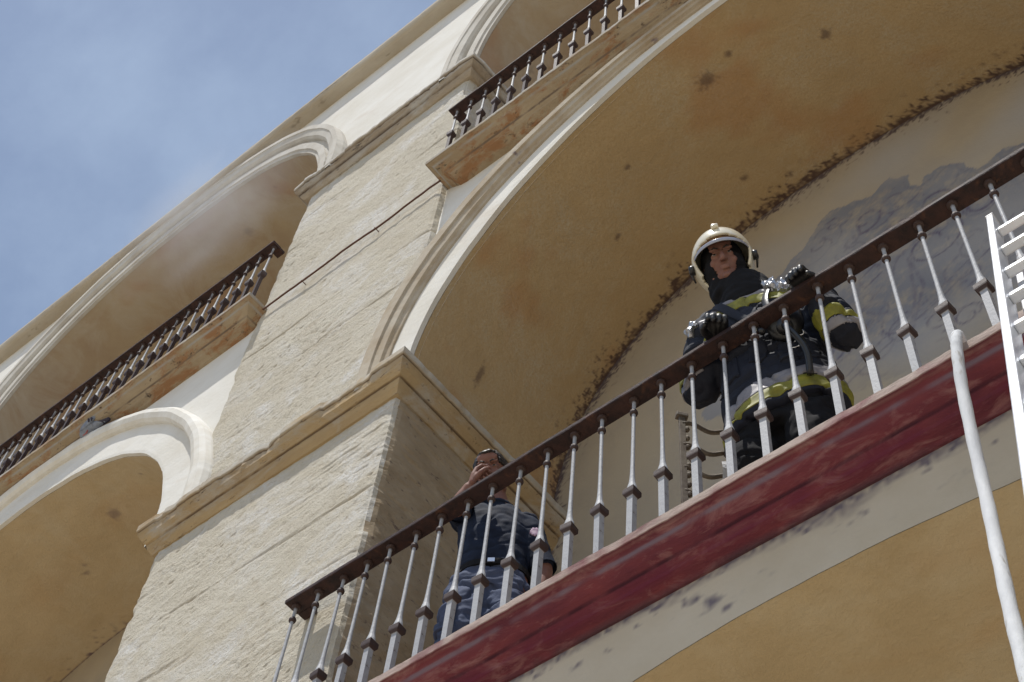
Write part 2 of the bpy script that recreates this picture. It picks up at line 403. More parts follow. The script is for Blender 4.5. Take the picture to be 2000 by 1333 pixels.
LA=Arch(-8.05,6.95,(2.17,1.95,2.0),(2.63,2.44,1.85))    # left main arch
TA=[Arch(-7.98,11.5,(2.30,2.03,2.16),(2.64,2.36,2.1)),Arch(-1.5,11.5,(2.34,2.03,2.16),(2.66,2.36,2.1))]
LO=[Arch(-8.0,1.67,(2.6,2.0,2.2),(2.9,2.3,2.2)),Arch(-1.45,1.67,(2.6,2.0,2.2),(2.9,2.3,2.2))]
RB=(-1.53,2.29,2.09,2.2); LB=(-8.03,2.2,2.02,2.15)
WL,WR=2.875,2.90
# spandrel walls
wall_with_arch('spandrel_wall',LA,0,WL,-10.36,-5.65,9.36,M_['white'],BLD)
wall_with_arch('spandrel_wall',RA,0,WR,-3.885,.84,9.36,M_['white'],BLD)
# flat arch bands, proud of the wall
sweep_arch('arch_band',LA,[(0,2.864),(0,2.832),(.06,2.829),(.72,2.829),(.72,2.93)],M_['white'],BLD,nt=160,jit=.003)
sweep_arch('arch_band',RA,[(0,2.864),(0,2.832),(.1,2.829),(.5,2.829),(.5,2.93)],M_['white'],BLD,nt=160,jit=.003)
sweep_arch('arch_moulding',LA,[(.66,2.90),(.66,2.80),(.70,2.775),(.80,2.760),(.90,2.765),(.97,2.79),(1.0,2.83),(1.0,2.90)],M_['whitemould'],BLD,nt=160,jit=.004)
sweep_arch('arch_moulding',RA,[(.46,2.92),(.46,2.815),(.52,2.805),(.53,2.785),(.66,2.775),(.67,2.76),(.85,2.755),(.97,2.775),(1.0,2.81),(1.0,2.92)],M_['stainmould'],BLD,nt=160,jit=.004)
# vaults
JS=joint_stain(RB,6.95,.085,dens=1.1)
vault('vault',RA,0,RB,2.866,YB,M_['ochre'],BLD,nt=520,ny=110,attrf={'stain':lambda v:max(JS(v),spots(v,SP)),'rust':rust})
JL=joint_stain(LB,6.95,.02,dens=.8)
vault('vault',LA,0,LB,2.866,YB,M_['ochre2'],BLD,nt=300,ny=70,attrf={'stain':lambda v:max(JL(v),spots(v,SP)*.8),'rust':lambda v:rust(v)*.35})
for a in TA:
    sweep_arch('arch_band',a,[(0,2.864),(0,2.832),(.10,2.828),(.12,2.812),(.34,2.806),(.36,2.829),(.56,2.829),(.56,2.9)],M_['greymould'],BLD,nt=140)
    sweep_arch('arch_moulding',a,[(.50,2.9),(.50,2.80),(.55,2.775),(.66,2.765),(.74,2.758),(.76,2.748),(.92,2.745),(.94,2.76),(1.0,2.80),(1.0,2.9)],M_['greymould'],BLD,nt=140,jit=.003)
    vault('vault',a,0,(a.xc,2.33,2.06,2.15),2.866,YB,M_['ochre3'],BLD,nt=220,ny=50,attrf={'stain':lambda v:spots(v,SP)*.5,'rust':rust})
for i,a in enumerate(LO):
    SJ=None
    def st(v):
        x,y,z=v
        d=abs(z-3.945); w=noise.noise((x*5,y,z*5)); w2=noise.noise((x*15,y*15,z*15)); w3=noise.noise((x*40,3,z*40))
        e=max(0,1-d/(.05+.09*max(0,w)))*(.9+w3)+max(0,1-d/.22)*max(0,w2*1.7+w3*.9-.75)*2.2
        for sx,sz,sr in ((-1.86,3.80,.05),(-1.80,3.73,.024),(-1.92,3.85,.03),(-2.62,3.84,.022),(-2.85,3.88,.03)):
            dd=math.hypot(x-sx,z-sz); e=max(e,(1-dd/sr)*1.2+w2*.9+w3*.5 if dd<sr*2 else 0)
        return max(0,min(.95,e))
    wall_with_arch('spandrel_wall',a,0,2.86,a.xc-3.3,a.xc+3.3,3.96,M_['shadewall'],BLD,zbot=-1.6,nt=500 if i else 60,rows=60 if i else 8,attrf={'stain':st} if i else None)
    vault('vault',a,0,(a.xc,2.58,1.98,2.2),2.862,YB,M_['ochre2'],BLD,nt=460 if i else 60,ny=80 if i else 10,attrf={'stain':lambda v:spots(v,SPL),'rust':lambda v:rust(v)*.6})
# top storey wall
for a,x0,x1 in ((TA[0],-11.3,-4.75),(TA[1],-4.75,1.8)):
    wall_with_arch('attic_wall',a,0,2.852,x0,x1,13.82,M_['white'],BLD,zbot=11.42)
# ---- roof cornice
RP=[(0,13.78),(.10,13.775),(.125,13.78),(.14,13.80),(.15,13.83),(.152,13.875),(.135,13.885),(.10,13.89),(-.25,13.95)]
usweep('roof_cornice',-14.0,4.4,2.852,6.5,RP,M_['roof'],BLD,dx=.05,jit=.006,attrs=None)
mb=MB(); mb.box((-4.8,4.9,13.93),(18.2,3.6,.08)); mb.build('roof_slab',M_['roof'],BLD)
# ---- side walls and rear closing the building
mb=MB(); mb.box((-13.95,4.7,6.1),(.2,3.6,15.4)); mb.box((4.35,4.7,6.1),(.2,3.6,15.4)); mb.box((-4.8,6.45,6.1),(18.3,.2,15.4))
mb.box((-13.2,3.05,6.1),(1.5,.3,15.4)); mb.box((3.55,3.05,6.1),(1.5,.3,15.4)); mb.build('outer_wall',M_['white'],BLD)
# ---- back walls of the galleries
def plain_back(z0,z1,x0,x1,m):
    mb=MB(); mb.box(((x0+x1)/2,YB+.1,(z0+z1)/2),(x1-x0,.2,z1-z0)); mb.build('back_wall',m,BLD)
plain_back(-1.6,4.1,-13.85,4.25,M_['shadewall']); plain_back(9.4,13.78,-13.85,4.25,M_['ochre3'])
plain_back(4.12,9.38,-13.85,-4.0,M_['back']); plain_back(4.12,9.38,1.1,4.25,M_['back'])
# main bay back wall with faded fresco
def pip(x,z,P):
    c=False; j=len(P)-1
    for i in range(len(P)):
        if (P[i][1]>z)!=(P[j][1]>z) and x<(P[j][0]-P[i][0])*(z-P[i][1])/(P[j][1]-P[i][1])+P[i][0]: c=not c
        j=i
    return c
FO=[(-2.72,7.15),(-2.61,7.62),(-2.50,7.72),(-2.31,8.02),(-2.18,8.06),(-2.01,8.22),(-1.93,8.24),(-1.89,8.32),(-1.80,8.43),(-1.68,8.51),(-1.60,8.46),(-1.54,8.44),(-1.42,8.37),(-1.34,8.44),(-1.28,8.47),(-1.24,8.40),(-1.17,8.36),(-1.15,8.22),(-1.11,8.17),(-1.06,8.24),(-0.97,8.22),(-0.83,8.12),(-0.78,7.95),(-.6,8.0),(-0.3,7.8),(.1,7.6),(.1,6.4),(-0.83,6.42),(-1.26,6.45),(-1.7,6.52),(-2.11,6.72),(-2.5,6.87)]
X0,X1,Z0,Z1,h=-4.02,.30,6.0,9.36,.0125
nx=int((X1-X0)/h); nz2=int((Z1-Z0)/h)
gx=np.linspace(X0,X1,nx+1); gz=np.linspace(Z0,Z1,nz2+1)
GX,GZ=np.meshgrid(gx,gz,indexing='ij')
line=np.zeros_like(GX)
def stroke(pts,w,s=1.0):
    global line
    pts=np.array(pts)
    for a,b in zip(pts[:-1],pts[1:]):
        i0=max(0,int((min(a[0],b[0])-w*2-X0)/h)); i1=min(nx+1,int((max(a[0],b[0])+w*2-X0)/h)+2)
        j0=max(0,int((min(a[1],b[1])-w*2-Z0)/h)); j1=min(nz2+1,int((max(a[1],b[1])+w*2-Z0)/h)+2)
        if i1<=i0 or j1<=j0: continue
        x=GX[i0:i1,j0:j1]; z=GZ[i0:i1,j0:j1]; d=b-a; q=((x-a[0])*d[0]+(z-a[1])*d[1])/max(1e-9,(d@d)); q=np.clip(q,0,1)
        D=np.hypot(x-a[0]-q*d[0],z-a[1]-q*d[1])
        line[i0:i1,j0:j1]=np.maximum(line[i0:i1,j0:j1],s*np.clip(1.25-D/w,0,1))
def scroll(c,r,a0,turn,w=.012,s=.8,ov=1.0):
    pts=[]
    n=26
    for i in range(n+1):
        u=i/n; a=a0+turn*u; rr=r*(1-.72*u)
        pts.append((c[0]+rr*math.cos(a)*ov,c[1]+rr*math.sin(a)))
    stroke(pts,w,s)
rg=random.Random(5)
for c,r in (((-1.49,8.14),.13),((-1.6,8.0),.06),((-1.84,8.2),.08),((-1.29,8.16),.12),((-1.16,7.5),.22),((-1.62,7.74),.12),((-1.04,7.08),.14),((-1.44,6.95),.13),((-1.1,6.66),.1),((-1.78,7.34),.13),((-1.96,7.95),.1),((-2.12,7.86),.09),((-1.06,7.86),.12),((-1.35,7.85),.09),((-1.9,7.02),.12),((-1.68,6.72),.07),((-1.25,6.78),.09),((-2.3,7.6),.13),((-.8,7.6),.15),((-.6,7.2),.2),((-1.7,8.32),.07)):
    scroll(c,r,rg.uniform(0,6.28),rg.choice((-1,1))*rg.uniform(4,8),rg.uniform(.008,.014),rg.uniform(.45,.8))
    scroll((c[0]+.02,c[1]-.02),r*1.3,rg.uniform(0,6.28),rg.choice((-1,1))*rg.uniform(1.5,3.5),.010,.5)
for _ in range(120):
    cx=rg.uniform(-2.5,0); cz=rg.uniform(6.5,8.3)
    scroll((cx,cz),rg.uniform(.04,.2),rg.uniform(0,6.28),rg.choice((-1,1))*rg.uniform(1,4.5),rg.uniform(.006,.012),rg.uniform(.15,.42))
stroke([(-1.31,7.48),(-1.27,7.15),(-1.40,6.80),(-1.33,7.1),(-1.31,7.48)],.014,.4)
stroke([(-1.9,6.62),(-1.6,6.78),(-1.2,6.94),(-.7,7.22)],.010,.5); stroke([(-1.9,6.68),(-1.6,6.86),(-1.2,7.02),(-.7,7.30)],.008,.4)
stroke([(-1.95,7.1),(-1.7,7.2),(-1.5,7.35)],.01,.4); stroke([(-1.62,7.55),(-1.5,7.62),(-1.48,7.5),(-1.6,7.44),(-1.62,7.55)],.01,.6)
V=[];at={'blue':[],'pale':[],'line':[],'stain':[]}
for i,x in enumerate(gx):
    for j,z in enumerate(gz):
        w=noise.noise((x*6,1,z*6)); w2=noise.noise((x*2,4,z*2)); w3=noise.noise((x*14,9,z*14)); w4=noise.noise((x*45,2,z*45))
        V.append((x,YB,z))
        xx=x+.035*w+.015*w3; zz=z+.035*noise.noise((x*6+9,3,z*6))+.015*w3
        ins=pip(xx,zz,FO); ins2=pip(x*1.0+.03*w3-.05*w2,z-.03+.03*w,FO)
        f=(.88+.45*w2+.45*w+.45*w3+.35*w4) if ins else (.0)
        soft=1.0
        if ins:
            soft=min(1,max(.25,(z-6.5)/.5+.3*w2))
        at['blue'].append(min(.95,max(0,f*soft)))
        pale=.55*max(0,min(1,.35+w2*1.3)) if ins else max(0,.35+w2)*max(0,min(1,(x+3.2)/1.2))*.8
        at['pale'].append(pale)
        at['line'].append(float(line[i,j])*(.7+.8*w3+.5*w4)*(1 if ins else .1))
        at['stain'].append(JS((x,YB,z))*.95)
F=[]
for i in range(nx):
    for j in range(nz2):
        a=i*(nz2+1)+j; F.append((a,a+nz2+1,a+nz2+2,a+1))
bw=mesh_obj('back_wall',V,F,M_['back'],BLD,attr=at)
mb=MB(); mb.box((-1.45,YB+.12,6.75),(5.1,.2,5.26)); mb.box((-1.45,YB+.03,5.06),(5.1,.06,1.88)); mb.build('back_wall',M_['back'],BLD)
# ---- balcony slabs
def slab(x0,x1,zt,m,attrs,seed,yw=YP):
    D=yw-2.66
    P=[(-.08,zt-.158,{'stain':.6}),(0,zt-.158,{'stain':.8}),(.012,zt-.150,{'stain':.35}),(.02,zt-.147),(.045,zt-.142,{'purple':.6}),(.055,zt-.138,{'purple':1,}),(.062,zt-.128,{'purple':.8}),(.078,zt-.118,{'purple':.7}),(.084,zt-.112,{'seam':1}),(.088,zt-.106,{'seam':.8}),(.094,zt-.102),(.11,zt-.094),(.128,zt-.080),(.138,zt-.072,{'blue':.1}),(.146,zt-.066,{'blue':.9}),(.153,zt-.061,{'blue':.75}),(.158,zt-.058,{'blue':.1}),(.168,zt-.053),(.178,zt-.050,{'top':.15}),(D-.004,zt-.047,{'seam':.4}),(D,zt-.043,{'top':.7}),(D,zt-.006,{'top':1}),(D-.006,zt,{'top':1}),(D-.05,zt,{'top':1}),(-.3,zt,{'top':1})]
    P=[tuple(q) for q in P]
    o=usweep('balcony_slab',x0,x1,yw,YB-.02,P,m,BLD,dx=.015,jit=.004,chip=.005,attrs=attrs,seed=seed,caps=False)
    mb=MB(); mb.box(((x0+x1)/2,(yw+YB)/2+.0,zt-.07),(x1-x0-.1,YB-yw-.02,.13)); mb.build('gallery_floor',M_['floor'],BLD)
    return o
slab(-3.86,.86,4.10,M_['red'],['blue','seam','purple','top','stain'],1)
M_['slabstone']=mat('rusty_stained_sandstone',(.40,.32,.22),.93,var=(.30,.225,.14),vscale=4,bump=.010,bscale=20,bump2=(.005,70),var2=((.30,.165,.085),5.5,.50,.60),spots=((.09,.065,.05),17,.60,.72),stretch=(.6,1,1.4),spec=.12,attrs=(('top',(.42,.40,.36)),('blue',(.36,.345,.32)),('seam',(.15,.11,.08))))
slab(-3.68,.66,9.41,M_['slabstone'],['top','blue','seam'],4)
slab(-10.2,-5.785,9.41,M_['slabstone'],['top','blue','seam'],8)
slab(-10.2,-5.70,4.10,M_['red'],['blue','seam','purple','top','stain'],3)
# ------------------------------------------------------------------ railings
BZ=0.0
def baluster_mesh(up=False):
    mb=MB()
    # z measured from slab top; square foot, collar, bell, round shaft, ring, neck
    prof=[(.0135,0,1),(.0135,.325,1),(.017,.327,1),(.0245,.338,1),(.0255,.344,1),(.0255,.366,1),(.021,.374,1),(.0205,.377,0),(.0195,.388,0),(.0145,.41,0),(.0115,.435,0),(.0098,.47,0),(.0088,.52,0),(.0082,.60,0),(.008,.70,0),(.0078,.862,0),(.0078,.864,0),(.0155,.868,0),(.0175,.874,0),(.0175,.880,0),(.0150,.888,0),(.0080,.892,0),(.0078,.94,0),(.0095,.953,0),(.019,.956,0),(.021,.962,0),(.021,.968,0)]
    if up:
        prof=[(p[0],(p[1]*1.52 if p[1]<.38 else p[1]*.0+.5776+(p[1]-.38)*.62 if p[1]<.8 else p[1]-.045 if p[1]<.9 else p[1]))+tuple(p[2:]) for p in prof]
    mb.lathe(prof,(0,0,0),12)
    dark=[]
    for p in prof:
        d=1.0 if ((.325<p[1]<.375 or .864<=p[1]<=.89 or p[1]>.95) if not up else (p[1]<.572 or .81<p[1]<.85 or p[1]>.95)) else 0.0
        dark+= [d]*12
    me=bpy.data.meshes.new('baluster'); me.from_pydata(mb.v,[],mb.f); me.update()
    a=me.attributes.new('dark','FLOAT','POINT'); a.data.foreach_set('value',np.array(dark,dtype=np.float32))
    me.materials.append(M_['iron']); return me
BM=baluster_mesh(); BM2=baluster_mesh(True)
rr=random.Random(3)
def railing(label,x0,x1,zt,xs,left_ret,right_ret,yend=2.84):
    r=empty('balcony_railing',(x0,2.75,zt),label,'railing')
    r['group']='iron railings of the balconies'
    # handrail: flat bar with slightly wavy, worn edges, mitred returns to the wall
    mb=MB(); V=[];F=[]
    n=int((x1-x0)/.06); prof=[(-.040,.969),(-.042,.975),(-.042,.990),(-.034,.998),(.034,.998),(.042,.990),(.042,.975),(.040,.969)]
    m=len(prof)
    for i in range(n+1):
        x=x0+(x1-x0)*i/n; w=.0035*noise.noise((x*1.3,zt,1))+.0018*noise.noise((x*6,zt,4))
        for q,(y,z) in enumerate(prof):
            e=.0015*noise.noise((x*25,q*3.3,zt)); V.append((x-x0,y+e,z+w+e))
    for i in range(n):
        for j in range(m): F.append((i*m+j,i*m+(j+1)%m,(i+1)*m+(j+1)%m,(i+1)*m+j))
    F.append(tuple(range(m))[::-1]); F.append(tuple(n*m+j for j in range(m)))
    mb.add(V,F)
    for s_,xx in ((left_ret,.040),(right_ret,x1-x0-.040)):
        if s_: mb.box((xx,(.043+yend-2.75)/2+.0,.9835),(.076,yend-2.75-.043,.028),bev=.003)
    me=bpy.data.meshes.new('handrail'); me.from_pydata(mb.v,[],mb.f); me.materials.append(M_['rust'])
    o=bpy.data.objects.new('handrail',me); COL.objects.link(o); o.parent=r
    for x in xs:
        b=bpy.data.objects.new('baluster',BM if zt<6 else BM2); COL.objects.link(b); b.parent=r; b.location=(x-x0,0,0)
        b.rotation_euler=(rr.uniform(-.006,.006),rr.uniform(-.006,.006),rr.uniform(-.12,.12))
    return r
railing('rusty iron railing in front of the two men, above the red balcony edge',-4.055,.98,4.10,[-4.0234+.14705*k for k in range(34)],True,True)
railing('rusty upper balcony railing above the largest vault, cut off by the top edge',-3.84,.80,9.37,[-3.785+.1395*k for k in range(33)],True,True)
railing('long iron railing of the left balcony, above the arch where the pigeon sits',-10.25,-5.68,9.37,[-5.714-.139*k for k in range(33)],True,True)
# ------------------------------------------------------------------ cable along the pier
M_['cable']=mat('rusty_brown_cable',(.10,.045,.03),.7,bump=.001,bscale=80)
ca=[]
for i in range(61):
    u=i/60; x=-5.60+(1.74)*u; z=9.36+.035*math.sin(u*3.1)*-.3+.022*noise.noise((x*3,0,2))+.007*noise.noise((x*12,0,2))
    ca.append((x,2.812+.012*noise.noise((x*2.2,5,1)),z))
mb=MB(); mb.tube(ca,.0075,6)
for u in (14,39): mb.tube([(ca[u][0],2.87,ca[u][2]+.004),(ca[u][0],2.805,ca[u][2]+.004),(ca[u][0]+.004,2.803,ca[u][2]-.008)],.0035,6)
tag(mb.build('cable',M_['cable']),'thin rusty cable strung across the rough stone pier between the two upper balconies','cable')
# ------------------------------------------------------------------ hose
M_['hose']=mat('white_canvas_hose',(.68,.69,.70),.8,var=(.50,.51,.53),vscale=14,bump=.0015,bscale=160,stretch=(1,1,.25),spots=((.36,.34,.31),22,.62,.74))
hp=[(-.95,3.5,4.135),(-.90,3.2,4.135),(-.84,3.0,4.14),(-.80,2.86,4.15),(-.768,2.76,4.165),(-.755,2.69,4.162),(-.748,2.652,4.135),(-.750,2.632,4.08),(-.757,2.622,4.0),(-.768,2.60,3.8),(-.775,2.57,3.5),(-.775,2.53,3.2),(-.770,2.47,2.9),(-.760,2.40,2.6),(-.745,2.33,2.3),(-.73,2.25,1.9),(-.72,2.15,1.2),(-.72,2.08,.2),(-.74,2.04,-.8),(-.78,1.98,-1.45),(-.9,1.85,-1.575),(-1.3,1.6,-1.578),(-2.2,1.2,-1.578)]
def smooth(pts,k=6):
    P=[Vector(p) for p in pts]; P=[P[0]*2-P[1]]+P+[P[-1]*2-P[-2]]; o=[]
    for i in range(1,len(P)-2):
        for j in range(k):
            t=j/k; a,b,c,d=P[i-1],P[i],P[i+1],P[i+2]
            o.append(.5*((2*b)+(-a+c)*t+(2*a-5*b+4*c-d)*t*t+(-a+3*b-3*c+d)*t**3))
    o.append(P[-2]); return o
mb=MB(); sp=smooth(hp); mb.tube(sp,[.0185+.0008*math.sin(i*1.7) for i in range(len(sp))],16)
tag(mb.build('fire_hose',M_['hose'],smooth=True),'white fire hose bent over the red balcony edge and hanging down','hose')
# ------------------------------------------------------------------ ladder
M_['alu']=mat('pale_aluminium',(.80,.82,.86),.34,.35,var=(.66,.68,.72),vscale=6,bump=.0006,bscale=60,spec=.6)
M_['alu2']=mat('shaded_grey_rung',(.62,.62,.64),.5,.2,var=(.5,.5,.52),vscale=8,spec=.4)
LT=Vector((-.523,2.712,4.727)); LBt=Vector((-.463,1.95,2.69)); LD=(LBt-LT).normalized()
lad=empty('ladder',tuple(LT+LD*6.55),'white aluminium ladder leaning on the railing at the right edge','ladder')
LX=Vector((1,0.0,0)); LX=(LX-LD*LX.dot(LD)).normalized(); LN=LD.cross(LX).normalized()
RotL=Matrix((LX,LN,LD)).transposed().to_4x4()
def lbox(c,d,name,m,bev=.004,par=None):
    mb=MB(); mb.box((0,0,0),d,bev=bev); p=LT+LX*c[0]+LN*c[1]+LD*c[2]
    vv=[(RotL@Vector(v))+p for v in mb.v]
    return mesh_obj(name,vv,mb.f,m,par or lad)
for off,w0,sgn in ((0,.36,1),):
    for sx in (0,w0):
        st_=lbox((sx,0,3.27),(.024,.066,6.54),'stile',M_['alu'])
        lbox((sx,0,-.004),(.030,.072,.008),'end_cap',M_['alu2'],par=st_)
    for i in range(19):
        s_=.215+.335*i
        mb=MB(); mb.box((0,0,0),(w0-.024,.032,.030),bev=.006); p=LT+LX*(w0/2)+LD*s_
        mesh_obj('rung',[(RotL@Vector(v))+p for v in mb.v],mb.f,M_['alu'],lad)
# second, narrower section of the ladder sliding behind the first
for sx in (.035,.325):
    lbox((sx,-.062,3.6),(.022,.050,5.8),'stile',M_['alu2'])
for i in range(16):
    s_=.90+.335*i+.06
    mb=MB(); mb.box((0,0,0),(.268,.028,.028),bev=.006); p=LT+LX*.18+LN*-.062+LD*s_
    mesh_obj('rung',[(RotL@Vector(v))+p for v in mb.v],mb.f,M_['alu2'],lad)
# ------------------------------------------------------------------ people
def Rz(a): return Matrix.Rotation(a,3,'Z')
def Rx(a): return Matrix.Rotation(a,3,'X')
def Ry(a): return Matrix.Rotation(a,3,'Y')
def loft(mb,levels,n=28,pw=2.3):
    # levels: (cx,cy,cz,rx,ry,yaw[,tilt])
    V=[];F=[]
    for lv in levels:
        cx,cy,cz,rx,ry,yaw=lv[:6]
        R=Rz(yaw)
        for k in range(n):
            a=2*math.pi*k/n; c,s=math.cos(a),math.sin(a)
            p=R@Vector((rx*math.copysign(abs(c)**(2/pw),c),ry*math.copysign(abs(s)**(2/pw),s),0))
            V.append((cx+p.x,cy+p.y,cz))
    m=len(levels)
    for i in range(m-1):
        for k in range(n): F.append((i*n+k,i*n+(k+1)%n,(i+1)*n+(k+1)%n,(i+1)*n+k))
    F.append(tuple(range(n))[::-1]);F.append(tuple((m-1)*n+k for k in range(n)))
    mb.add(V,F)
def limb(mb,pts,rs,n=16,flat=1.0):
    mb.tube(smooth(pts,5),list(np.interp(np.linspace(0,len(pts)-1,len(smooth(pts,5))),range(len(pts)),rs)),n,flat=flat)
    mb.ell(pts[0],(rs[0],)*3); mb.ell(pts[-1],(rs[-1],)*3)
def remesh(mb,vox,sm=4):
    me=bpy.data.meshes.new('t'); me.from_pydata(mb.v,[],mb.f); me.update()
    bm=bmesh.new(); bm.from_mesh(me); bmesh.ops.recalc_face_normals(bm,faces=bm.faces); bm.to_mesh(me); bm.free()
    o=bpy.data.objects.new('t',me); COL.objects.link(o)
    r=o.modifiers.new('r','REMESH'); r.mode='VOXEL'; r.voxel_size=vox
    if sm: s_=o.modifiers.new('s','SMOOTH'); s_.iterations=sm; s_.factor=.5
    dg=bpy.context.evaluated_depsgraph_get(); dg.update()
    m2=bpy.data.meshes.new_from_object(o.evaluated_get(dg))
    V=[v.co.copy() for v in m2.vertices]; F=[tuple(p.vertices) for p in m2.polygons]; NR=[v.normal.copy() for v in m2.vertices]
    bpy.data.objects.remove(o); bpy.data.meshes.remove(me); bpy.data.meshes.remove(m2)
    return V,F,NR
def patch(name,V,F,NR,cond,off,m,parent,crumple=0,thick=.003,smooth_=True):
    use=[f for f in F if cond(sum((V[i] for i in f),Vector())/len(f))]
    ids={}; nv=[]; 
    for f in use:
        for i in f:
            if i not in ids:
                ids[i]=len(nv); d=off
                if crumple: d+=crumple*(.5+noise.noise(V[i]*45)+.6*noise.noise(V[i]*90))
                nv.append(V[i]+NR[i]*d)
    nf=[tuple(ids[i] for i in f) for f in use]
    # rim: inner copy closes the edge
    n=len(nv); inner={}
    cnt={}
    for f in nf:
        for a,b in zip(f,f[1:]+f[:1]): cnt[(a,b)]=1
    back=list(ids.keys())
    extra=[]
    for (a,b) in list(cnt):
        if (b,a) not in cnt:
            for q in (a,b):
                if q not in inner:
                    inner[q]=n+len(extra); extra.append(V[back[q]]-NR[back[q]]*.002)
            nf.append((b,a,inner[a],inner[b]))
    return mesh_obj(name,nv+extra,nf,m,parent,smooth=smooth_)
def hand_prims(mb,w,d,n,side,curl=(.5,.7,.5),spread=.1,thumb=1,k=1.0,rad=1.0,sp=0.022):
    d=Vector(d).normalized(); n=Vector(n); n=(n-d*n.dot(d)).normalized(); s=d.cross(n)*side; w=Vector(w)
    for i,o in enumerate((.033,.011,-.011,-.032)):
        b=w+s*(o*.75)*k; e=w+(d*.088+s*o)*k
        mb.tube([b,(b+e)/2-n*.004*k,e],[.015*rad*k,.0155*rad*k,.0115*rad*k],10); mb.ell(b,(.015*rad*k,)*3,seg=10,ring=6); mb.ell(e,(.0118*rad*k,)*3,seg=10,ring=6)
        Lf=(.075,.084,.078,.062)[i]*k
        ang=0; p=e
        fs=(s*(o*spread*8)).normalized()*0 if not spread else s*o*spread*12
        for j,fr in enumerate((.45,.3,.25)):
            ang+=curl[j]*(1+.08*(i-1.5))
            q=p+((d*math.cos(ang)+n*math.sin(ang))+fs*(.25 if j==0 else .1)).normalized()*Lf*fr
            r0=(.0104,.0094,.0086)[j]*rad*k; r1=(.0094,.0086,.0072)[j]*rad*k
            mb.tube([p,q],[r0,r1],9); mb.ell(q,(r1*1.03,)*3,seg=9,ring=6); p=q
    t0=w+(d*.02+s*.028+n*.006)*k; t1=w+(d*.052+s*.050+n*.022)*k; t2=t1+(d*.030+s*.004+n*.016)*k*thumb; t3=t2+(d*.022-s*.008+n*.012)*k*thumb
    mb.tube([t0,t1,t2,t3],[.0165*rad*k,.0125*rad*k,.0108*rad*k,.0085*rad*k],10); mb.ell(t3,(.0088*rad*k,)*3,seg=9,ring=6)
    mb.ell(w,(.024*rad*k,.024*rad*k,.024*rad*k),seg=12,ring=8)
def head_prims(mb,c,R,k=1.0):
    c=Vector(c)
    def E(p,r,rot=None):
        mb.ell(c+R@(Vector(p)*k),tuple(x*k for x in r),R if rot is None else R@rot,seg=20,ring=14)
    E((0,.018,.035),(.074,.094,.086)); E((0,-.032,-.03),(.060,.058,.082)); E((0,-.040,-.088),(.044,.044,.030)); E((0,-.078,-.106),(.020,.016,.015))
    E((0,-.074,.052),(.050,.018,.030))
    for s in (-1,1):
        E((s*.029,-.085,.022),(.022,.011,.0075)); E((s*.036,-.064,-.030),(.022,.018,.022)); E((s*.079,.012,-.012),(.009,.018,.030)); E((s*.012,-.101,-.040),(.008,.010,.007))
        E((s*.031,-.070,.000),(.017,.015,.012)); E((s*.052,-.012,-.085),(.016,.036,.024))
    mb.tube([c+R@(Vector(p)*k) for p in ((0,-.086,.012),(0,-.102,-.012),(0,-.112,-.036))],[.0075*k,.0095*k,.0125*k],10); mb.ell(c+R@(Vector((0,-.110,-.038))*k),(.0125*k,)*3)
    E((0,-.092,-.066),(.023,.0095,.0048)); E((0,-.090,-.077),(.020,.010,.0058))
    limb(mb,[c+R@(Vector((0,.02,-.05))*k),c+R@(Vector((0,.028,-.11))*k)],[.056*k,.056*k])
def eyes(parent,c,R,k,hairm):
    c=Vector(c)
    for s in (-1,1):
        mb=MB(); mb.ell(c+R@(Vector((s*.031,-.0825,.001))*k),(.0095*k,.0060*k,.0045*k),R,seg=12,ring=8); e=mb.build('eye',M_['eye'],parent,True)
        mb=MB(); mb.ell(c+R@(Vector((s*.031,-.0878,.001))*k),(.0052*k,.0020*k,.0044*k),R,seg=10,ring=6); mb.build('iris',M_['iris'],e,True)
        mb=MB(); mb.tube([c+R@(Vector(p)*k) for p in ((s*.012,-.0965,.019),(s*.028,-.0975,.0255),(s*.048,-.085,.020))],[.0030*k,.0036*k,.0018*k],6); mb.build('eyebrow',hairm,parent,True)
M_['skin']=mat('skin',(.23,.115,.085),.65,var=(.18,.082,.062),vscale=14,bump=.0006,bscale=140,spec=.35)
M_['skin'].node_tree.nodes['Principled BSDF'].inputs['Subsurface Weight'].default_value=.12
M_['skin'].node_tree.nodes['Principled BSDF'].inputs['Subsurface Scale'].default_value=.01
M_['eye']=mat('eye_white',(.22,.19,.18),.4); M_['iris']=mat('dark_iris',(.02,.013,.01),.2)
M_['hair']=mat('dark_hair',(.018,.013,.012),.5,bump=.002,bscale=120,stretch=(1,1,.2),spec=.5)
M_['navy']=mat('navy_turnout_cloth',(.0045,.0065,.016),.78,var=(.008,.011,.024),vscale=7,bump=.002,bscale=30,bump2=(.0006,300),spec=.45)
M_['black']=mat('black_knit',(.006,.006,.008),.9,bump=.001,bscale=90)
M_['glove']=mat('black_leather_glove',(.008,.0075,.009),.48,bump=.0012,bscale=60,spec=.7)
M_['rubber']=mat('black_rubber',(.010,.010,.012),.35,spec=.6,bump=.0006,bscale=60)
M_['yellow']=mat('fluorescent_yellow_tape',(.27,.26,.028),.6,var=(.15,.145,.03),vscale=22,spec=.4,bump=.0006,bscale=60)
M_['silver']=mat('grey_reflective_tape',(.27,.26,.275),.5,.1,var=(.18,.17,.19),vscale=18,spec=.6,bump=.0006,bscale=60)
M_['helmet']=mat('cream_helmet_shell',(.78,.73,.58),.28,var=(.66,.60,.46),vscale=7,spec=.6,coat=.5,bump=.0004,bscale=30,spots=((.35,.30,.22),22,.66,.74))
M_['gold']=mat('smoked_gold_visor',(.26,.13,.035),.25,.3,var=(.08,.035,.015),vscale=9,spec=.7)
M_['clear']=mat('grey_visor_edge',(.36,.37,.44),.25,.1,spec=.7)
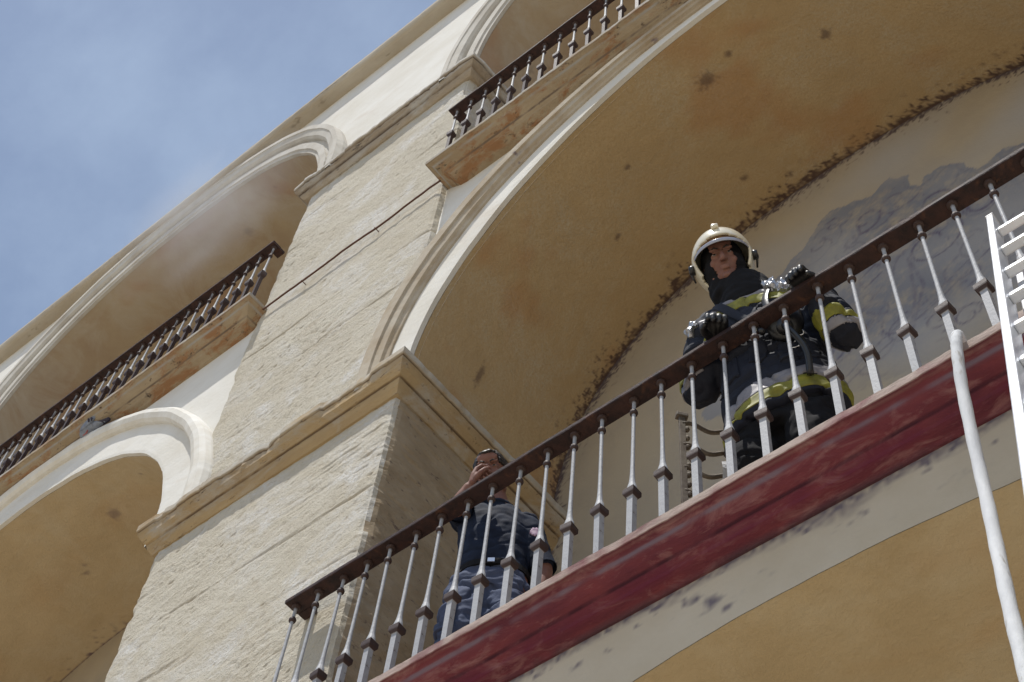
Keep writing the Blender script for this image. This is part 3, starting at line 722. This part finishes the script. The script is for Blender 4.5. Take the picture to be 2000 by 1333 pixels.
M_['foil']=mat('shiny_silver_strap',(.42,.43,.46),.3,.7,bump=.002,bscale=55)
M_['lens']=mat('pale_mask_lens',(.55,.60,.56),.22,.0,var=(.45,.50,.47),vscale=12,spec=.8)
M_['steel']=mat('bright_steel',(.7,.71,.74),.25,.9)
M_['shirt']=mat('dark_blue_uniform_shirt',(.007,.010,.022),.8,var=(.020,.030,.058),vscale=9,bump=.0015,bscale=35,bump2=(.0005,300),spec=.2)
M_['trouser']=mat('blue_grey_work_trousers',(.060,.075,.13),.8,var=(.075,.095,.16),vscale=3,bump=.004,bscale=14,bump2=(.0005,300),stretch=(1,1,2.2),spec=.2)
M_['badge']=mat('pale_round_badge',(.55,.42,.50),.6,var=(.24,.10,.22),vscale=60); M_['white2']=mat('white_card',(.74,.75,.78),.7,bump=.001,bscale=20)
FL=4.103
# ===== firefighter
hc=Vector((-1.630,2.750,5.680)); HR=Rz(math.radians(27))@Rx(math.radians(27))@Ry(math.radians(-7))
fy=math.radians(16)
ff=empty('person',(-1.58,2.98,FL),'firefighter in a cream helmet and navy turnout coat leaning on the rusty railing','person')
shR,elR,wrR=(-1.80,2.875,5.43),(-1.875,2.90,5.11),(-1.70,2.765,5.155)
shL,elL,wrL=(-1.355,2.945,5.37),(-1.232,2.935,4.985),(-1.275,2.79,5.125)
mb=MB(); head_prims(mb,hc,HR,1.03)
limb(mb,[(-1.60,2.80,5.62),(-1.588,2.87,5.48)],[.052,.056])
loft(mb,[(-1.588,2.88,5.50,.07,.06,fy),(-1.582,2.90,5.44,.19,.09,fy),(-1.575,2.94,5.30,.18,.11,fy),(-1.57,2.98,5.05,.15,.11,fy),(-1.565,3.0,4.90,.17,.12,fy),(-1.565,3.0,4.85,.12,.10,fy)])
for s_,e_,w_ in ((shR,elR,wrR),(shL,elL,wrL)): limb(mb,[s_,e_,w_],[.055,.044,.030])
for s in (-1,1):
    hx=-1.565+s*.095
    limb(mb,[(hx,3.0+s*.02,4.92),(hx+s*.01,2.955+s*.02,4.52),(hx+s*.02,3.02+s*.02,4.16)],[.085,.060,.042]); limb(mb,[(hx+s*.02,3.03+s*.02,4.14),(hx+s*.03,2.90+s*.02,4.125)],[.04,.03])
hand_prims(mb,wrR,(.55,-.83,.05),(.1,-.25,-1),-1,curl=(.45,.75,.7),thumb=.9,rad=1.15)
hand_prims(mb,wrL,(.0,-1,.12),(0,-.3,-1),1,curl=(.45,.75,.7),thumb=.9,rad=1.15)
V,F,NR=remesh(mb,.0042,3)
body=mesh_obj('body',V,F,M_['skin'],ff,True)
BODYF=(V,F,NR)
eyes(ff,hc,HR,1.03,M_['hair'])
# gloves: slightly thicker skin over each hand
for w_,nm in ((wrR,'glove'),(wrL,'glove')):
    wv=Vector(w_); patch('glove',V,F,NR,lambda c:(c-wv).length<.24 and c.y<wv.y+.035 and (c-wv).length<.2,.0022,M_['glove'],ff)
# hood
mb=MB(); C0=hc
def hp_(p): return C0+HR@Vector(p)
mb.ell(hp_((0,.026,.03)),(.092,.104,.104),HR,24,16); mb.ell(hp_((0,.0,-.030)),(.093,.088,.09),HR,24,16); mb.ell(hp_((0,-.022,-.128)),(.060,.062,.030),HR)
limb(mb,[hp_((0,.015,-.06)),hp_((0,.025,-.13)),(-1.60,2.845,5.53),(-1.59,2.875,5.46)],[.084,.092,.112,.13])
mb.ell(hp_((0,-.005,-.155)),(.084,.078,.040),HR)
V,F,NR=remesh(mb,.006,4)
V=[v+NR[i]*.006*noise.noise((v.x*22,v.y*22,v.z*40)) for i,v in enumerate(V)]
def hoodcut(c):
    q=HR.transposed()@(c-C0); return not (q.y<-.02 and (abs(q.x)/.050)**2+((q.z+.034)/.080)**2<1)
patch('fire_hood',V,F,NR,hoodcut,.001,M_['black'],ff)
# coat
mb=MB()
loft(mb,[(-1.560,3.005,4.69,.250,.178,fy),(-1.562,3.0,4.80,.248,.178,fy),(-1.57,2.985,5.0,.228,.165,fy),(-1.575,2.955,5.15,.222,.162,fy),(-1.578,2.925,5.30,.232,.155,fy),(-1.582,2.905,5.40,.222,.125,fy),(-1.586,2.895,5.46,.17,.100,fy),(-1.59,2.885,5.51,.105,.085,fy)])
limb(mb,[(-1.70,2.89,5.415),shR,(-1.862,2.885,5.27),elR,(-1.80,2.835,5.125),(-1.745,2.795,5.145)],[.09,.092,.082,.080,.066,.052])
limb(mb,[(-1.46,2.92,5.40),shL,(-1.285,2.95,5.18),elL,(-1.25,2.875,5.045),(-1.268,2.825,5.095)],[.088,.090,.082,.078,.066,.054])
V,F,NR=remesh(mb,.0075,5)
def fold(v,s=1):
    a=noise.noise((v.x*9,v.y*9,v.z*16)); b=1.5*noise.noise((v.x*24+4,v.y*24,v.z*38)); c=abs(noise.noise((v.x*6+8,v.y*6,v.z*11)))
    return s*(.012*a+.005*b-.016*max(0,.12-c)/.12)
V=[v+NR[i]*fold(v) for i,v in enumerate(V)]
def hemtilt(v): return -.05+.27*(v.x+1.56)
V=[v+Vector((0,0,max(0,min(1,(5.02-v.z)/.25))*hemtilt(v))) if (v.x>-1.84 and v.x<-1.27) else v for v in V]
coat=mesh_obj('turnout_coat',V,F,M_['navy'],ff,True)
CV=(V,F,NR)
def tapeband(cond_g,cond_y):
    patch('reflective_tape',V,F,NR,cond_g,.0035,M_['silver'],ff); patch('fluorescent_tape',V,F,NR,cond_y,.003,M_['yellow'],ff)
def torso(c): return abs(c.x+1.57)<.29 and not ((c-Vector(elR)).length<.13 or (c-Vector(elL)).length<.16)
hz=lambda c:.010*noise.noise((c.x*9,c.y*9,2))+hemtilt(c)
tapeband(lambda c:torso(c) and 4.782+hz(c)<c.z<4.850+hz(c),lambda c:torso(c) and 4.712+hz(c)<c.z<4.778+hz(c))
def chestr(c): return -1.795<c.x<-1.38 and c.y<2.93
tapeband(lambda c:chestr(c) and 5.365<c.z+.0*c.x<5.412,lambda c:chestr(c) and 5.300<c.z<5.362)
def arm(s_,e_,a,b):
    s_=Vector(s_);e_=Vector(e_);d=(e_-s_);Ln=d.length;d/=Ln
    def f(c):
        q=(c-s_); t=q.dot(d); r=(q-d*t).length
        return a<t/Ln<b and r<.12 and (c.x<-1.765 or c.x>-1.345)
    return f
def armz(lo,hi,sd_):
    return lambda c: lo+.25*(c.y-2.93)<c.z<hi+.25*(c.y-2.93) and ((c.x<-1.80) if sd_<0 else (c.x>-1.33))
tapeband(armz(5.10,5.14,-1),armz(5.145,5.205,-1)); tapeband(armz(4.955,4.992,1),armz(4.997,5.055,1))
patch('front_flap',V,F,NR,lambda c:abs(c.x+1.555+.02*noise.noise((c.z*5,1,1)))<.034 and c.y<2.9 and 4.94<c.z<5.29,.007,M_['navy'],ff)
for px in (-1.70,-1.42): patch('coat_pocket',V,F,NR,lambda c:abs(c.x-px)<.060 and c.y<2.95 and 4.90<c.z<5.02,.008,M_['navy'],ff)
# crumpled shining straps over the shoulders
def near(p,r,n_=(0,0,0)):
    p=Vector(p)
    def f(c): return (c-p).length<r*(1+.5*noise.noise(c*16))
    return f
patch('shoulder_strap',V,F,NR,near((-1.425,2.83,5.43),.070),.010,M_['foil'],ff,crumple=.018,smooth_=False)
patch('shoulder_strap',V,F,NR,near((-1.83,2.80,5.40),.032),.008,M_['foil'],ff,crumple=.014,smooth_=False)
# breathing set harness, mask, torch and rings
def chest_at(x,z):
    best=min((v for v in V if abs(v.x-x)<.02 and abs(v.z-z)<.02),key=lambda v:v.y,default=Vector((x,2.8,z))); return best
def strapline(pts,w,name,m,th=.005,out=.008):
    P=[chest_at(x,z)+Vector((0,-out,0)) for x,z in pts]; mb=MB(); mb.tube(smooth(P,4),w,8,flat=th/w,up=(0,-1,0)); return mb.build(name,m,ff,True)
strapline([(-1.72,5.44),(-1.66,5.34),(-1.60,5.24),(-1.52,5.14)],.020,'harness_strap',M_['navy'])
strapline([(-1.45,5.42),(-1.46,5.30),(-1.45,5.16),(-1.43,5.02)],.018,'harness_strap',M_['rubber'])
mk=chest_at(-1.405,5.09)+Vector((.0,-.035,0))
RM=Rz(math.radians(25))@Rx(math.radians(20))
mb=MB(); mb.ell(mk,(.078,.045,.098),RM,20,14); mb.tube([mk+RM@Vector((0,-.035,-.055)),mk+RM@Vector((0,-.075,-.075))],[.034,.030],14)
mb.tube(smooth([mk+RM@Vector((0,-.07,-.075)),mk+Vector((.04,-.06,-.16)),mk+Vector((.07,0,-.26)),mk+Vector((.05,.05,-.36))]),.014,10)
msk=mb.build('breathing_mask',M_['rubber'],ff,True)
mb=MB(); mb.ell(mk+RM@Vector((0,-.022,.022)),(.050,.030,.056),RM,18,12); mb.build('mask_lens',M_['lens'],msk,True)
tq=chest_at(-1.535,5.12)+Vector((0,-.02,0))
mb=MB(); mb.tube([tq,tq+Vector((.035,-.012,-.085))],.009,10); mb.build('torch',M_['lens'],ff,True)
mb=MB(); mb.tube([tq+Vector((.040,-.013,-.09)),tq+Vector((.055,-.016,-.13))],[.011,.014],10); mb.build('torch_grip',M_['rubber'],ff,True)
def ring(c,r,t,name='carabiner'):
    c=Vector(c); mb=MB(); mb.tube([c+Vector((r*math.cos(a),-.004*math.sin(a*2),.75*r*math.sin(a))) for a in np.linspace(0,2*math.pi,25)],t,7,cap=False); return mb.build(name,M_['steel'],ff,True)
ring(chest_at(-1.395,4.99)+Vector((0,-.014,0)),.026,.0035); ring(chest_at(-1.37,5.06)+Vector((0,-.02,0)),.016,.003)
# over-trousers and boots
mb=MB()
loft(mb,[(-1.565,3.0,4.60,.21,.14,fy),(-1.565,3.0,4.90,.215,.15,fy),(-1.565,2.995,5.0,.19,.14,fy)])
for s in (-1,1):
    hx=-1.565+s*.10; limb(mb,[(hx,3.0+s*.02,4.80),(hx+s*.01,2.965+s*.02,4.52),(hx+s*.02,3.02+s*.02,4.22)],[.125,.105,.092])
V2,F2,N2=remesh(mb,.010,4); V2=[v+N2[i]*fold(v,.9) for i,v in enumerate(V2)]
mesh_obj('over_trousers',V2,F2,M_['black'],ff,True)
for s in (-1,1):
    hx=-1.545+s*.12
    mb=MB(); limb(mb,[(hx,3.03+s*.02,4.30),(hx,3.03+s*.02,4.15)],[.062,.055]); limb(mb,[(hx,3.04+s*.02,4.148),(hx+.02,2.90+s*.02,4.143)],[.044,.040])
    V3,F3,N3=remesh(mb,.008,3); mesh_obj('boot',V3,F3,M_['rubber'],ff,True)
# helmet
def shell(name,rad,cen,cond,m,parent,th,seg=64,ring_=44):
    bm=bmesh.new(); bmesh.ops.create_uvsphere(bm,u_segments=seg,v_segments=ring_,radius=1)
    for v in bm.verts:
        x,y,z=v.co
        # jet-helmet shape: flatter sides, longer back
        v.co=Vector((x*rad[0]*(1-.06*max(0,-z)),y*rad[1]*(1.06 if y>0 else 1),z*rad[2]))+Vector(cen)
    bmesh.ops.delete(bm,geom=[f for f in bm.faces if not cond(f.calc_center_median())],context='FACES')
    me=bpy.data.meshes.new('t'); bm.to_mesh(me); bm.free()
    o=bpy.data.objects.new('t',me); COL.objects.link(o); s_=o.modifiers.new('s','SMOOTH'); s_.iterations=2
    s_=o.modifiers.new('s2','SOLIDIFY'); s_.thickness=th; s_.offset=-1
    s_=o.modifiers.new('b','BEVEL'); s_.width=.0025; s_.segments=2; s_.angle_limit=.8
    dg=bpy.context.evaluated_depsgraph_get(); dg.update(); m2=bpy.data.meshes.new_from_object(o.evaluated_get(dg))
    VV=[hc+HR@v.co for v in m2.vertices]; FF=[tuple(p.vertices) for p in m2.polygons]
    bpy.data.objects.remove(o); bpy.data.meshes.remove(me); bpy.data.meshes.remove(m2)
    return mesh_obj(name,VV,FF,m,parent,True)
def c_shell(c):
    # face opening arches up to z=.062 in front; ear flaps run down at the sides
    if c.z<-.135: return False
    if c.y<.0:
        w=.104; top=.066
        if abs(c.x)<w and c.z<top-.028*(c.x/w)**2: return False
        if c.z<-.02-1.1*(c.y+.0)*-1-.09 : return False
    if c.z<-.115 and c.y<.03: return False
    if c.y<-.012 and c.z<.03: return c.y>-.055-(.03-c.z)*-.25
    return True
hel=shell('helmet',(.134,.162,.148),(0,.014,.022),c_shell,M_['helmet'],ff,.010)
shell('visor',(.124,.150,.138),(0,.012,.020),lambda c:c.y<-.015 and .030<c.z<.098,M_['gold'],hel,.003)
shell('visor_edge',(.128,.158,.140),(0,.008,.020),lambda c:c.y<-.02 and .022-.10*(c.y+.1)*0<c.z<.044,M_['clear'],hel,.004)
mb=MB(); mb.tube([hp_((0,.014+.168*math.sin(a),.022+.153*math.cos(a))) for a in np.linspace(-.75,1.3,24)],.0085,8); mb.box(hp_((0,-.105,.124)),(.032,.040,.020),HR,bev=.006); mb.build('helmet_crest',M_['helmet'],hel,True)
for s in (-1,1):
    mb=MB(); mb.tube([hp_((s*.128,-.008,.004)),hp_((s*.150,-.010,.004))],[.024,.019],16); mb.tube([hp_((s*.146,-.01,.0)),hp_((s*.139,.010,-.025)),hp_((s*.134,.02,-.045))],[.007,.005,.004],8); mb.build('visor_knob',M_['rubber'],hel,True)
# ===== man in dark blue uniform
oy=math.radians(36)
oc=Vector((-3.165,3.03,5.685)); OR=Rz(math.radians(30))@Rx(math.radians(24))@Ry(math.radians(-6))
po=empty('person',(-3.16,3.1,FL),'dark-haired man in a dark blue short-sleeved uniform raising his hand to his face','person')
SR,ER,WR_=(-3.295,3.03,5.435),(-3.205,2.895,5.335),(-3.135,2.875,5.395)
SL,EL,WL_=(-3.03,3.18,5.34),(-2.975,3.25,5.07),(-2.98,3.20,4.83)
mb=MB(); head_prims(mb,oc,OR,1.0)
limb(mb,[oc+OR@Vector((0,.03,-.09)),(-3.15,3.085,5.47)],[.055,.060])
TL_=[(-3.145,3.12,4.98,.130,.085,oy),(-3.15,3.12,5.10,.12,.08,oy),(-3.15,3.11,5.25,.135,.085,oy),(-3.15,3.10,5.36,.145,.08,oy),(-3.15,3.095,5.42,.12,.06,oy),(-3.15,3.09,5.48,.065,.06,oy)]
loft(mb,TL_)
limb(mb,[SR,ER,WR_],[.050,.042,.029]); limb(mb,[SL,EL,WL_],[.050,.040,.029])
hl=Vector((math.cos(oy),math.sin(oy),0))
for s in (-1,1):
    h_=Vector((-3.15,3.11,4.98))+hl*s*.09; f_=Vector((math.sin(oy),-math.cos(oy),0))
    limb(mb,[h_,h_+hl*s*.02+f_*.05+Vector((0,0,-.43)),h_+hl*s*.03+Vector((0,0,-.80))],[.070,.050,.038]); limb(mb,[h_+hl*s*.03+Vector((0,0,-.83)),h_+hl*s*.04+f_*.13+Vector((0,0,-.845))],[.038,.030])
hd=(Vector((.03,.02,.30))).normalized()
hand_prims(mb,Vector(WR_)+Vector((.012,0,.012)),(.10,.05,.95),(.55,.75,.0),-1,curl=(.55,.85,.7),thumb=.9,spread=.05)
hand_prims(mb,WL_,(.0,-.35,-.9),(-.6,-.5,.1),1,curl=(.3,.4,.3))
V,F,NR=remesh(mb,.0036,2)
mesh_obj('body',V,F,M_['skin'],po,True)
eyes(po,oc,OR,1.0,M_['hair'])
def haircond(c):
    q=OR.transposed()@(c-oc)
    if (c-oc).length>.17: return False
    hl_=.072 if q.y<-.05 else (.03 if q.y<0 else -.03 if q.y<.05 else -.07)
    if abs(q.x)>.055 and q.y<-.01: hl_=.028
    return q.z>hl_+.006*noise.noise((q.x*60,q.y*60,0))
patch('hair',V,F,NR,haircond,.009,M_['hair'],po,crumple=.005)
# shirt
mb=MB()
loft(mb,[(-3.155,3.12,4.99,.158,.115,oy),(-3.155,3.12,5.06,.156,.115,oy),(-3.16,3.115,5.16,.163,.120,oy),(-3.16,3.11,5.27,.172,.122,oy),(-3.165,3.10,5.37,.172,.106,oy),(-3.165,3.095,5.43,.135,.082,oy),(-3.165,3.09,5.475,.078,.070,oy)])
def lerp(a,b,t): return tuple(Vector(a).lerp(Vector(b),t))
limb(mb,[lerp(SR,(-3.15,3.1,5.40),.35),SR,lerp(SR,ER,.75)],[.066,.066,.062]); limb(mb,[lerp(SL,(-3.15,3.1,5.40),.35),SL,lerp(SL,EL,.80)],[.066,.066,.062])
V,F,NR=remesh(mb,.0065,4); V=[v+NR[i]*(fold(v,.35)+.004*noise.noise((v.x*26,v.y*26,v.z*20))) for i,v in enumerate(V)]
mesh_obj('shirt',V,F,M_['shirt'],po,True)
e1=Vector(lerp(SR,ER,.86)); dR=(Vector(ER)-Vector(SR)).normalized()
mb=MB(); mb.tube([e1-dR*.06,e1-dR*.02,e1],[.062,.066,.067],20,cap=False); mb.tube([e1,e1-dR*.04],[.064,.056],20,cap=False); mb.build('sleeve_cuff',M_['shirt'],po,True)
e2=Vector(lerp(SL,EL,.96)); dL=(Vector(EL)-Vector(SL)).normalized()
mb=MB(); mb.tube([e2-dL*.06,e2],[.061,.064],20,cap=False); mb.tube([e2,e2-dL*.05],[.061,.054],20,cap=False); mb.build('sleeve_cuff',M_['shirt'],po,True)
bc=Vector(lerp(SL,EL,.35)); bn=Vector((.75,-.66,0)).normalized()
patch('badge',V,F,NR,lambda c:((c-(bc+bn*.06)).length<.027),.003,M_['badge'],po)
patch('collar',V,F,NR,lambda c:c.z>5.455,.008,M_['shirt'],po)
mb=MB(); fv=Vector((math.sin(oy),-math.cos(oy),0))
loft(mb,[(-3.152,3.12,4.985,.165,.121,oy),(-3.152,3.12,5.02,.165,.121,oy)],pw=2.2); belt=mb.build('belt',M_['black'],po)
mb=MB(); mb.box(Vector((-3.152,3.12,5.003))+fv*.122,(.032,.006,.026),Rz(oy),bev=.002); mb.build('buckle',M_['steel'],belt)
# trousers
mb=MB(); loft(mb,[(-3.155,3.12,4.86,.168,.120,oy),(-3.155,3.12,5.0,.158,.115,oy)])
for s in (-1,1):
    h_=Vector((-3.16,3.11,4.90))+hl*s*.082
    limb(mb,[h_,h_+hl*s*.02+fv*.045+Vector((0,0,-.36)),h_+hl*s*.03+Vector((0,0,-.70))],[.108,.088,.078])
V,F,NR=remesh(mb,.0075,4)
V=[v+NR[i]*(fold(v,1.1)+.007*noise.noise((v.x*8,v.y*8,v.z*38))) for i,v in enumerate(V)]
mesh_obj('trousers',V,F,M_['trouser'],po,True)
pk=Vector((-3.15,3.11,4.66))+hl*-.185+fv*.03
patch('cargo_pocket',V,F,NR,lambda c:(c-pk).length<.20 and 4.58<c.z<4.75 and (c-Vector((-3.15,3.11,c.z))).dot(hl)<-.115,.012,M_['trouser'],po)
for s in (-1,1):
    h_=Vector((-3.15,3.11,4.17))+hl*s*.12
    mb=MB(); limb(mb,[h_+Vector((0,0,.12)),h_+Vector((0,0,.02))],[.056,.05]); limb(mb,[h_+Vector((0,0,-.025)),h_+fv*.15+Vector((0,0,-.03))],[.040,.036])
    V3,F3,N3=remesh(mb,.008,3); mesh_obj('shoe',V3,F3,M_['rubber'],po,True)
# ------------------------------------------------------------------ ornate ladder-back chair on the gallery
M_['chair']=mat('worn_wrought_iron',(.20,.17,.135),.7,.2,var=(.10,.075,.06),vscale=16,bump=.001,bscale=60)
ch=empty('chair',(-1.95,3.1,FL),'ornate iron chair with a tall wavy ladder back beside the firefighter','chair')
cdir=Vector((.62,.785,0)); cn=Vector((.785,-.62,0)); c0=Vector((-2.045,3.0,FL))
for t in (0,.40):
    mb=MB(); b=c0+cdir*t
    mb.box(b+Vector((0,0,.54)),(.026,.016,1.08),Rz(math.atan2(cdir.y,cdir.x)),bev=.002)
    for k in range(9): mb.ell(b+cdir*(.020 if t==0 else -.020)+Vector((0,0,.50+.062*k)),(.013,.012,.015),seg=10,ring=6)
    mb.box(b+Vector((0,0,1.085)),(.052,.030,.026),Rz(math.atan2(cdir.y,cdir.x)),bev=.005)
    mb.build('back_post',M_['chair'],ch)
for k in range(4):
    z=1.03-.155*k; mb=MB()
    pts=[c0+cdir*u+Vector((0,0,z+.016*math.sin(u*math.pi*2/.16+k*.4)-.02*(u>.18))) for u in np.linspace(.0,.40,33)]
    mb.tube(pts,.010,8); 
    if k in(1,2):
        cc=c0+cdir*.20+Vector((0,0,z-.055)); mb.tube([cc+cdir*(.022*math.cos(a))+Vector((0,0,.022*math.sin(a))) for a in np.linspace(0,5.2,16)],.006,7)
    mb.build('back_slat',M_['chair'],ch,True)
sc_=c0+cdir*.20+cn*-.20
mb=MB(); mb.box(sc_+Vector((0,0,.44)),(.42,.40,.03),Rz(math.atan2(cdir.y,cdir.x)),bev=.008); mb.build('seat',M_['chair'],ch)
for a,b_ in ((0,0),(.40,0),(0,-.38),(.40,-.38)):
    if b_==0: continue
    mb=MB(); p=c0+cdir*a+cn*b_; mb.tube([p+Vector((0,0,.44)),p],[.014,.010],8); mb.build('leg',M_['chair'],ch)
mb=MB(); p=c0+cdir*.155-Vector((0,.0,0))+cn*.02
bm_=[]
for i in range(9):
    for j in range(4):
        bm_.append(p+cdir*(j*.020)+Vector((0,0,.80-i*.022))+cn*(.006*math.sin(i*.8+j)))
FF=[(i*4+j,i*4+j+1,(i+1)*4+j+1,(i+1)*4+j) for i in range(8) for j in range(3)]
nb=len(bm_); bm_+=[q-cn*.0015 for q in bm_]; FF+=[tuple(nb+i for i in f)[::-1] for f in FF]
tag(mesh_obj('paper_sheet',bm_,FF,M_['white2']),'small white paper hanging on the iron chair back','paper sheet')
# ------------------------------------------------------------------ pigeon on the left arch moulding
M_['pgrey']=mat('grey_feathers',(.26,.29,.35),.7,var=(.18,.20,.25),vscale=30,bump=.001,bscale=90); M_['pdark']=mat('dark_feathers',(.025,.022,.035),.55,var=(.05,.04,.07),vscale=40)
M_['beak']=mat('beak',(.10,.09,.09),.5); M_['pfoot']=mat('pigeon_foot',(.35,.10,.09),.6)
pc=Vector((-7.44,2.765,9.33))
pg=empty('pigeon',tuple(pc-Vector((0,0,.09))),'grey pigeon with dark wing bars perched on the left arch moulding','pigeon')
d_=Vector((-.93,0,.12)).normalized()
RP_=Ry(math.radians(-28))
mb=MB(); mb.ell(pc,(.115,.062,.066),RP_,24,16); mb.ell(pc+Vector((-.085,0,.048)),(.052,.042,.058),None); limb(mb,[pc+Vector((-.09,0,.06)),pc+Vector((-.118,0,.112))],[.036,.027]); mb.ell(pc+Vector((-.126,0,.125)),(.031,.024,.026))
limb(mb,[pc+Vector((.08,0,-.03)),pc+Vector((.19,0,-.065))],[.036,.014],flat=.5)
Vp,Fp,Np=remesh(mb,.005,3); pb=mesh_obj('body',Vp,Fp,M_['pgrey'],pg,True)
patch('dark_head',Vp,Fp,Np,lambda c:c.x<pc.x-.088 and c.z>pc.z+.035,.0015,M_['pdark'],pg)
mb=MB(); limb(mb,[pc+Vector((.09,0,-.03)),pc+Vector((.235,0,-.085))],[.030,.018],flat=.35); mb.build('tail',M_['pdark'],pg,True)
for s in (-1,1):
    mb=MB(); mb.ell(pc+Vector((.025,s*.048,.006)),(.105,.020,.046),RP_,20,12); w=mb.build('wing',M_['pgrey'],pg,True)
    for q in (0,.045): 
        mb=MB(); mb.tube([pc+Vector((.02+q,s*.066,.03-q*.5)),pc+Vector((.045+q,s*.069,-.005-q*.5)),pc+Vector((.05+q,s*.064,-.03-q*.5))],[.006,.009,.005],8); mb.build('wing_bar',M_['pdark'],w,True)
    mb=MB(); mb.tube([pc+Vector((.01,s*.02,-.05)),pc+Vector((0,s*.02,-.10))],.005,6); mb.tube([pc+Vector((-.03,s*.02,-.10)),pc+Vector((.02,s*.02,-.103))],.004,6); mb.build('foot',M_['pfoot'],pg)
mb=MB(); mb.tube([pc+Vector((-.150,0,.124)),pc+Vector((-.176,0,.116))],[.007,.002],8); mb.build('beak',M_['beak'],pg)

# ------------------------------------------------------------------ thin smoke drifting from the upper left arch
def smoke(name,c,r,dens,label,seed):
    bm=bmesh.new(); bmesh.ops.create_uvsphere(bm,u_segments=24,v_segments=16,radius=1)
    me=bpy.data.meshes.new(name); bm.to_mesh(me); bm.free()
    o=bpy.data.objects.new(name,me); COL.objects.link(o); o.location=c; o.scale=r; o.rotation_euler=(0,.5,0)
    m=bpy.data.materials.new('smoke'); m.use_nodes=True; t=m.node_tree; n=t.nodes; l=t.links; n.clear()
    ou=n.new('ShaderNodeOutputMaterial'); v=n.new('ShaderNodeVolumePrincipled'); v.inputs['Color'].default_value=(.92,.92,.94,1); v.inputs['Anisotropy'].default_value=.2
    tc=n.new('ShaderNodeTexCoord'); ln=n.new('ShaderNodeVectorMath'); ln.operation='LENGTH'; l.new(tc.outputs['Object'],ln.inputs[0])
    mr=n.new('ShaderNodeMapRange'); mr.inputs[1].default_value=.15; mr.inputs[2].default_value=1; mr.inputs[3].default_value=1; mr.inputs[4].default_value=0; mr.interpolation_type='SMOOTHSTEP'; l.new(ln.outputs['Value'],mr.inputs[0])
    q=n.new('ShaderNodeTexNoise'); q.inputs['Scale'].default_value=1.7; q.inputs['Detail'].default_value=4; q.noise_dimensions='4D'; q.inputs['W'].default_value=seed; q.inputs['Distortion'].default_value=.5; l.new(tc.outputs['Object'],q.inputs[0])
    m2=n.new('ShaderNodeMapRange'); m2.inputs[1].default_value=.38; m2.inputs[2].default_value=.70; l.new(q.outputs[0],m2.inputs[0])
    a=n.new('ShaderNodeMath'); a.operation='MULTIPLY'; l.new(mr.outputs[0],a.inputs[0]); l.new(m2.outputs[0],a.inputs[1])
    b=n.new('ShaderNodeMath'); b.operation='MULTIPLY'; l.new(a.outputs[0],b.inputs[0]); b.inputs[1].default_value=dens
    l.new(b.outputs[0],v.inputs['Density']); l.new(v.outputs[0],ou.inputs['Volume']); me.materials.append(m)
    tag(o,label,'smoke',kind='stuff')
smoke('smoke',(-6.9,2.55,12.0),(1.5,.5,1.2),.75,'thin pale smoke drifting in front of the upper left arch',1.3)
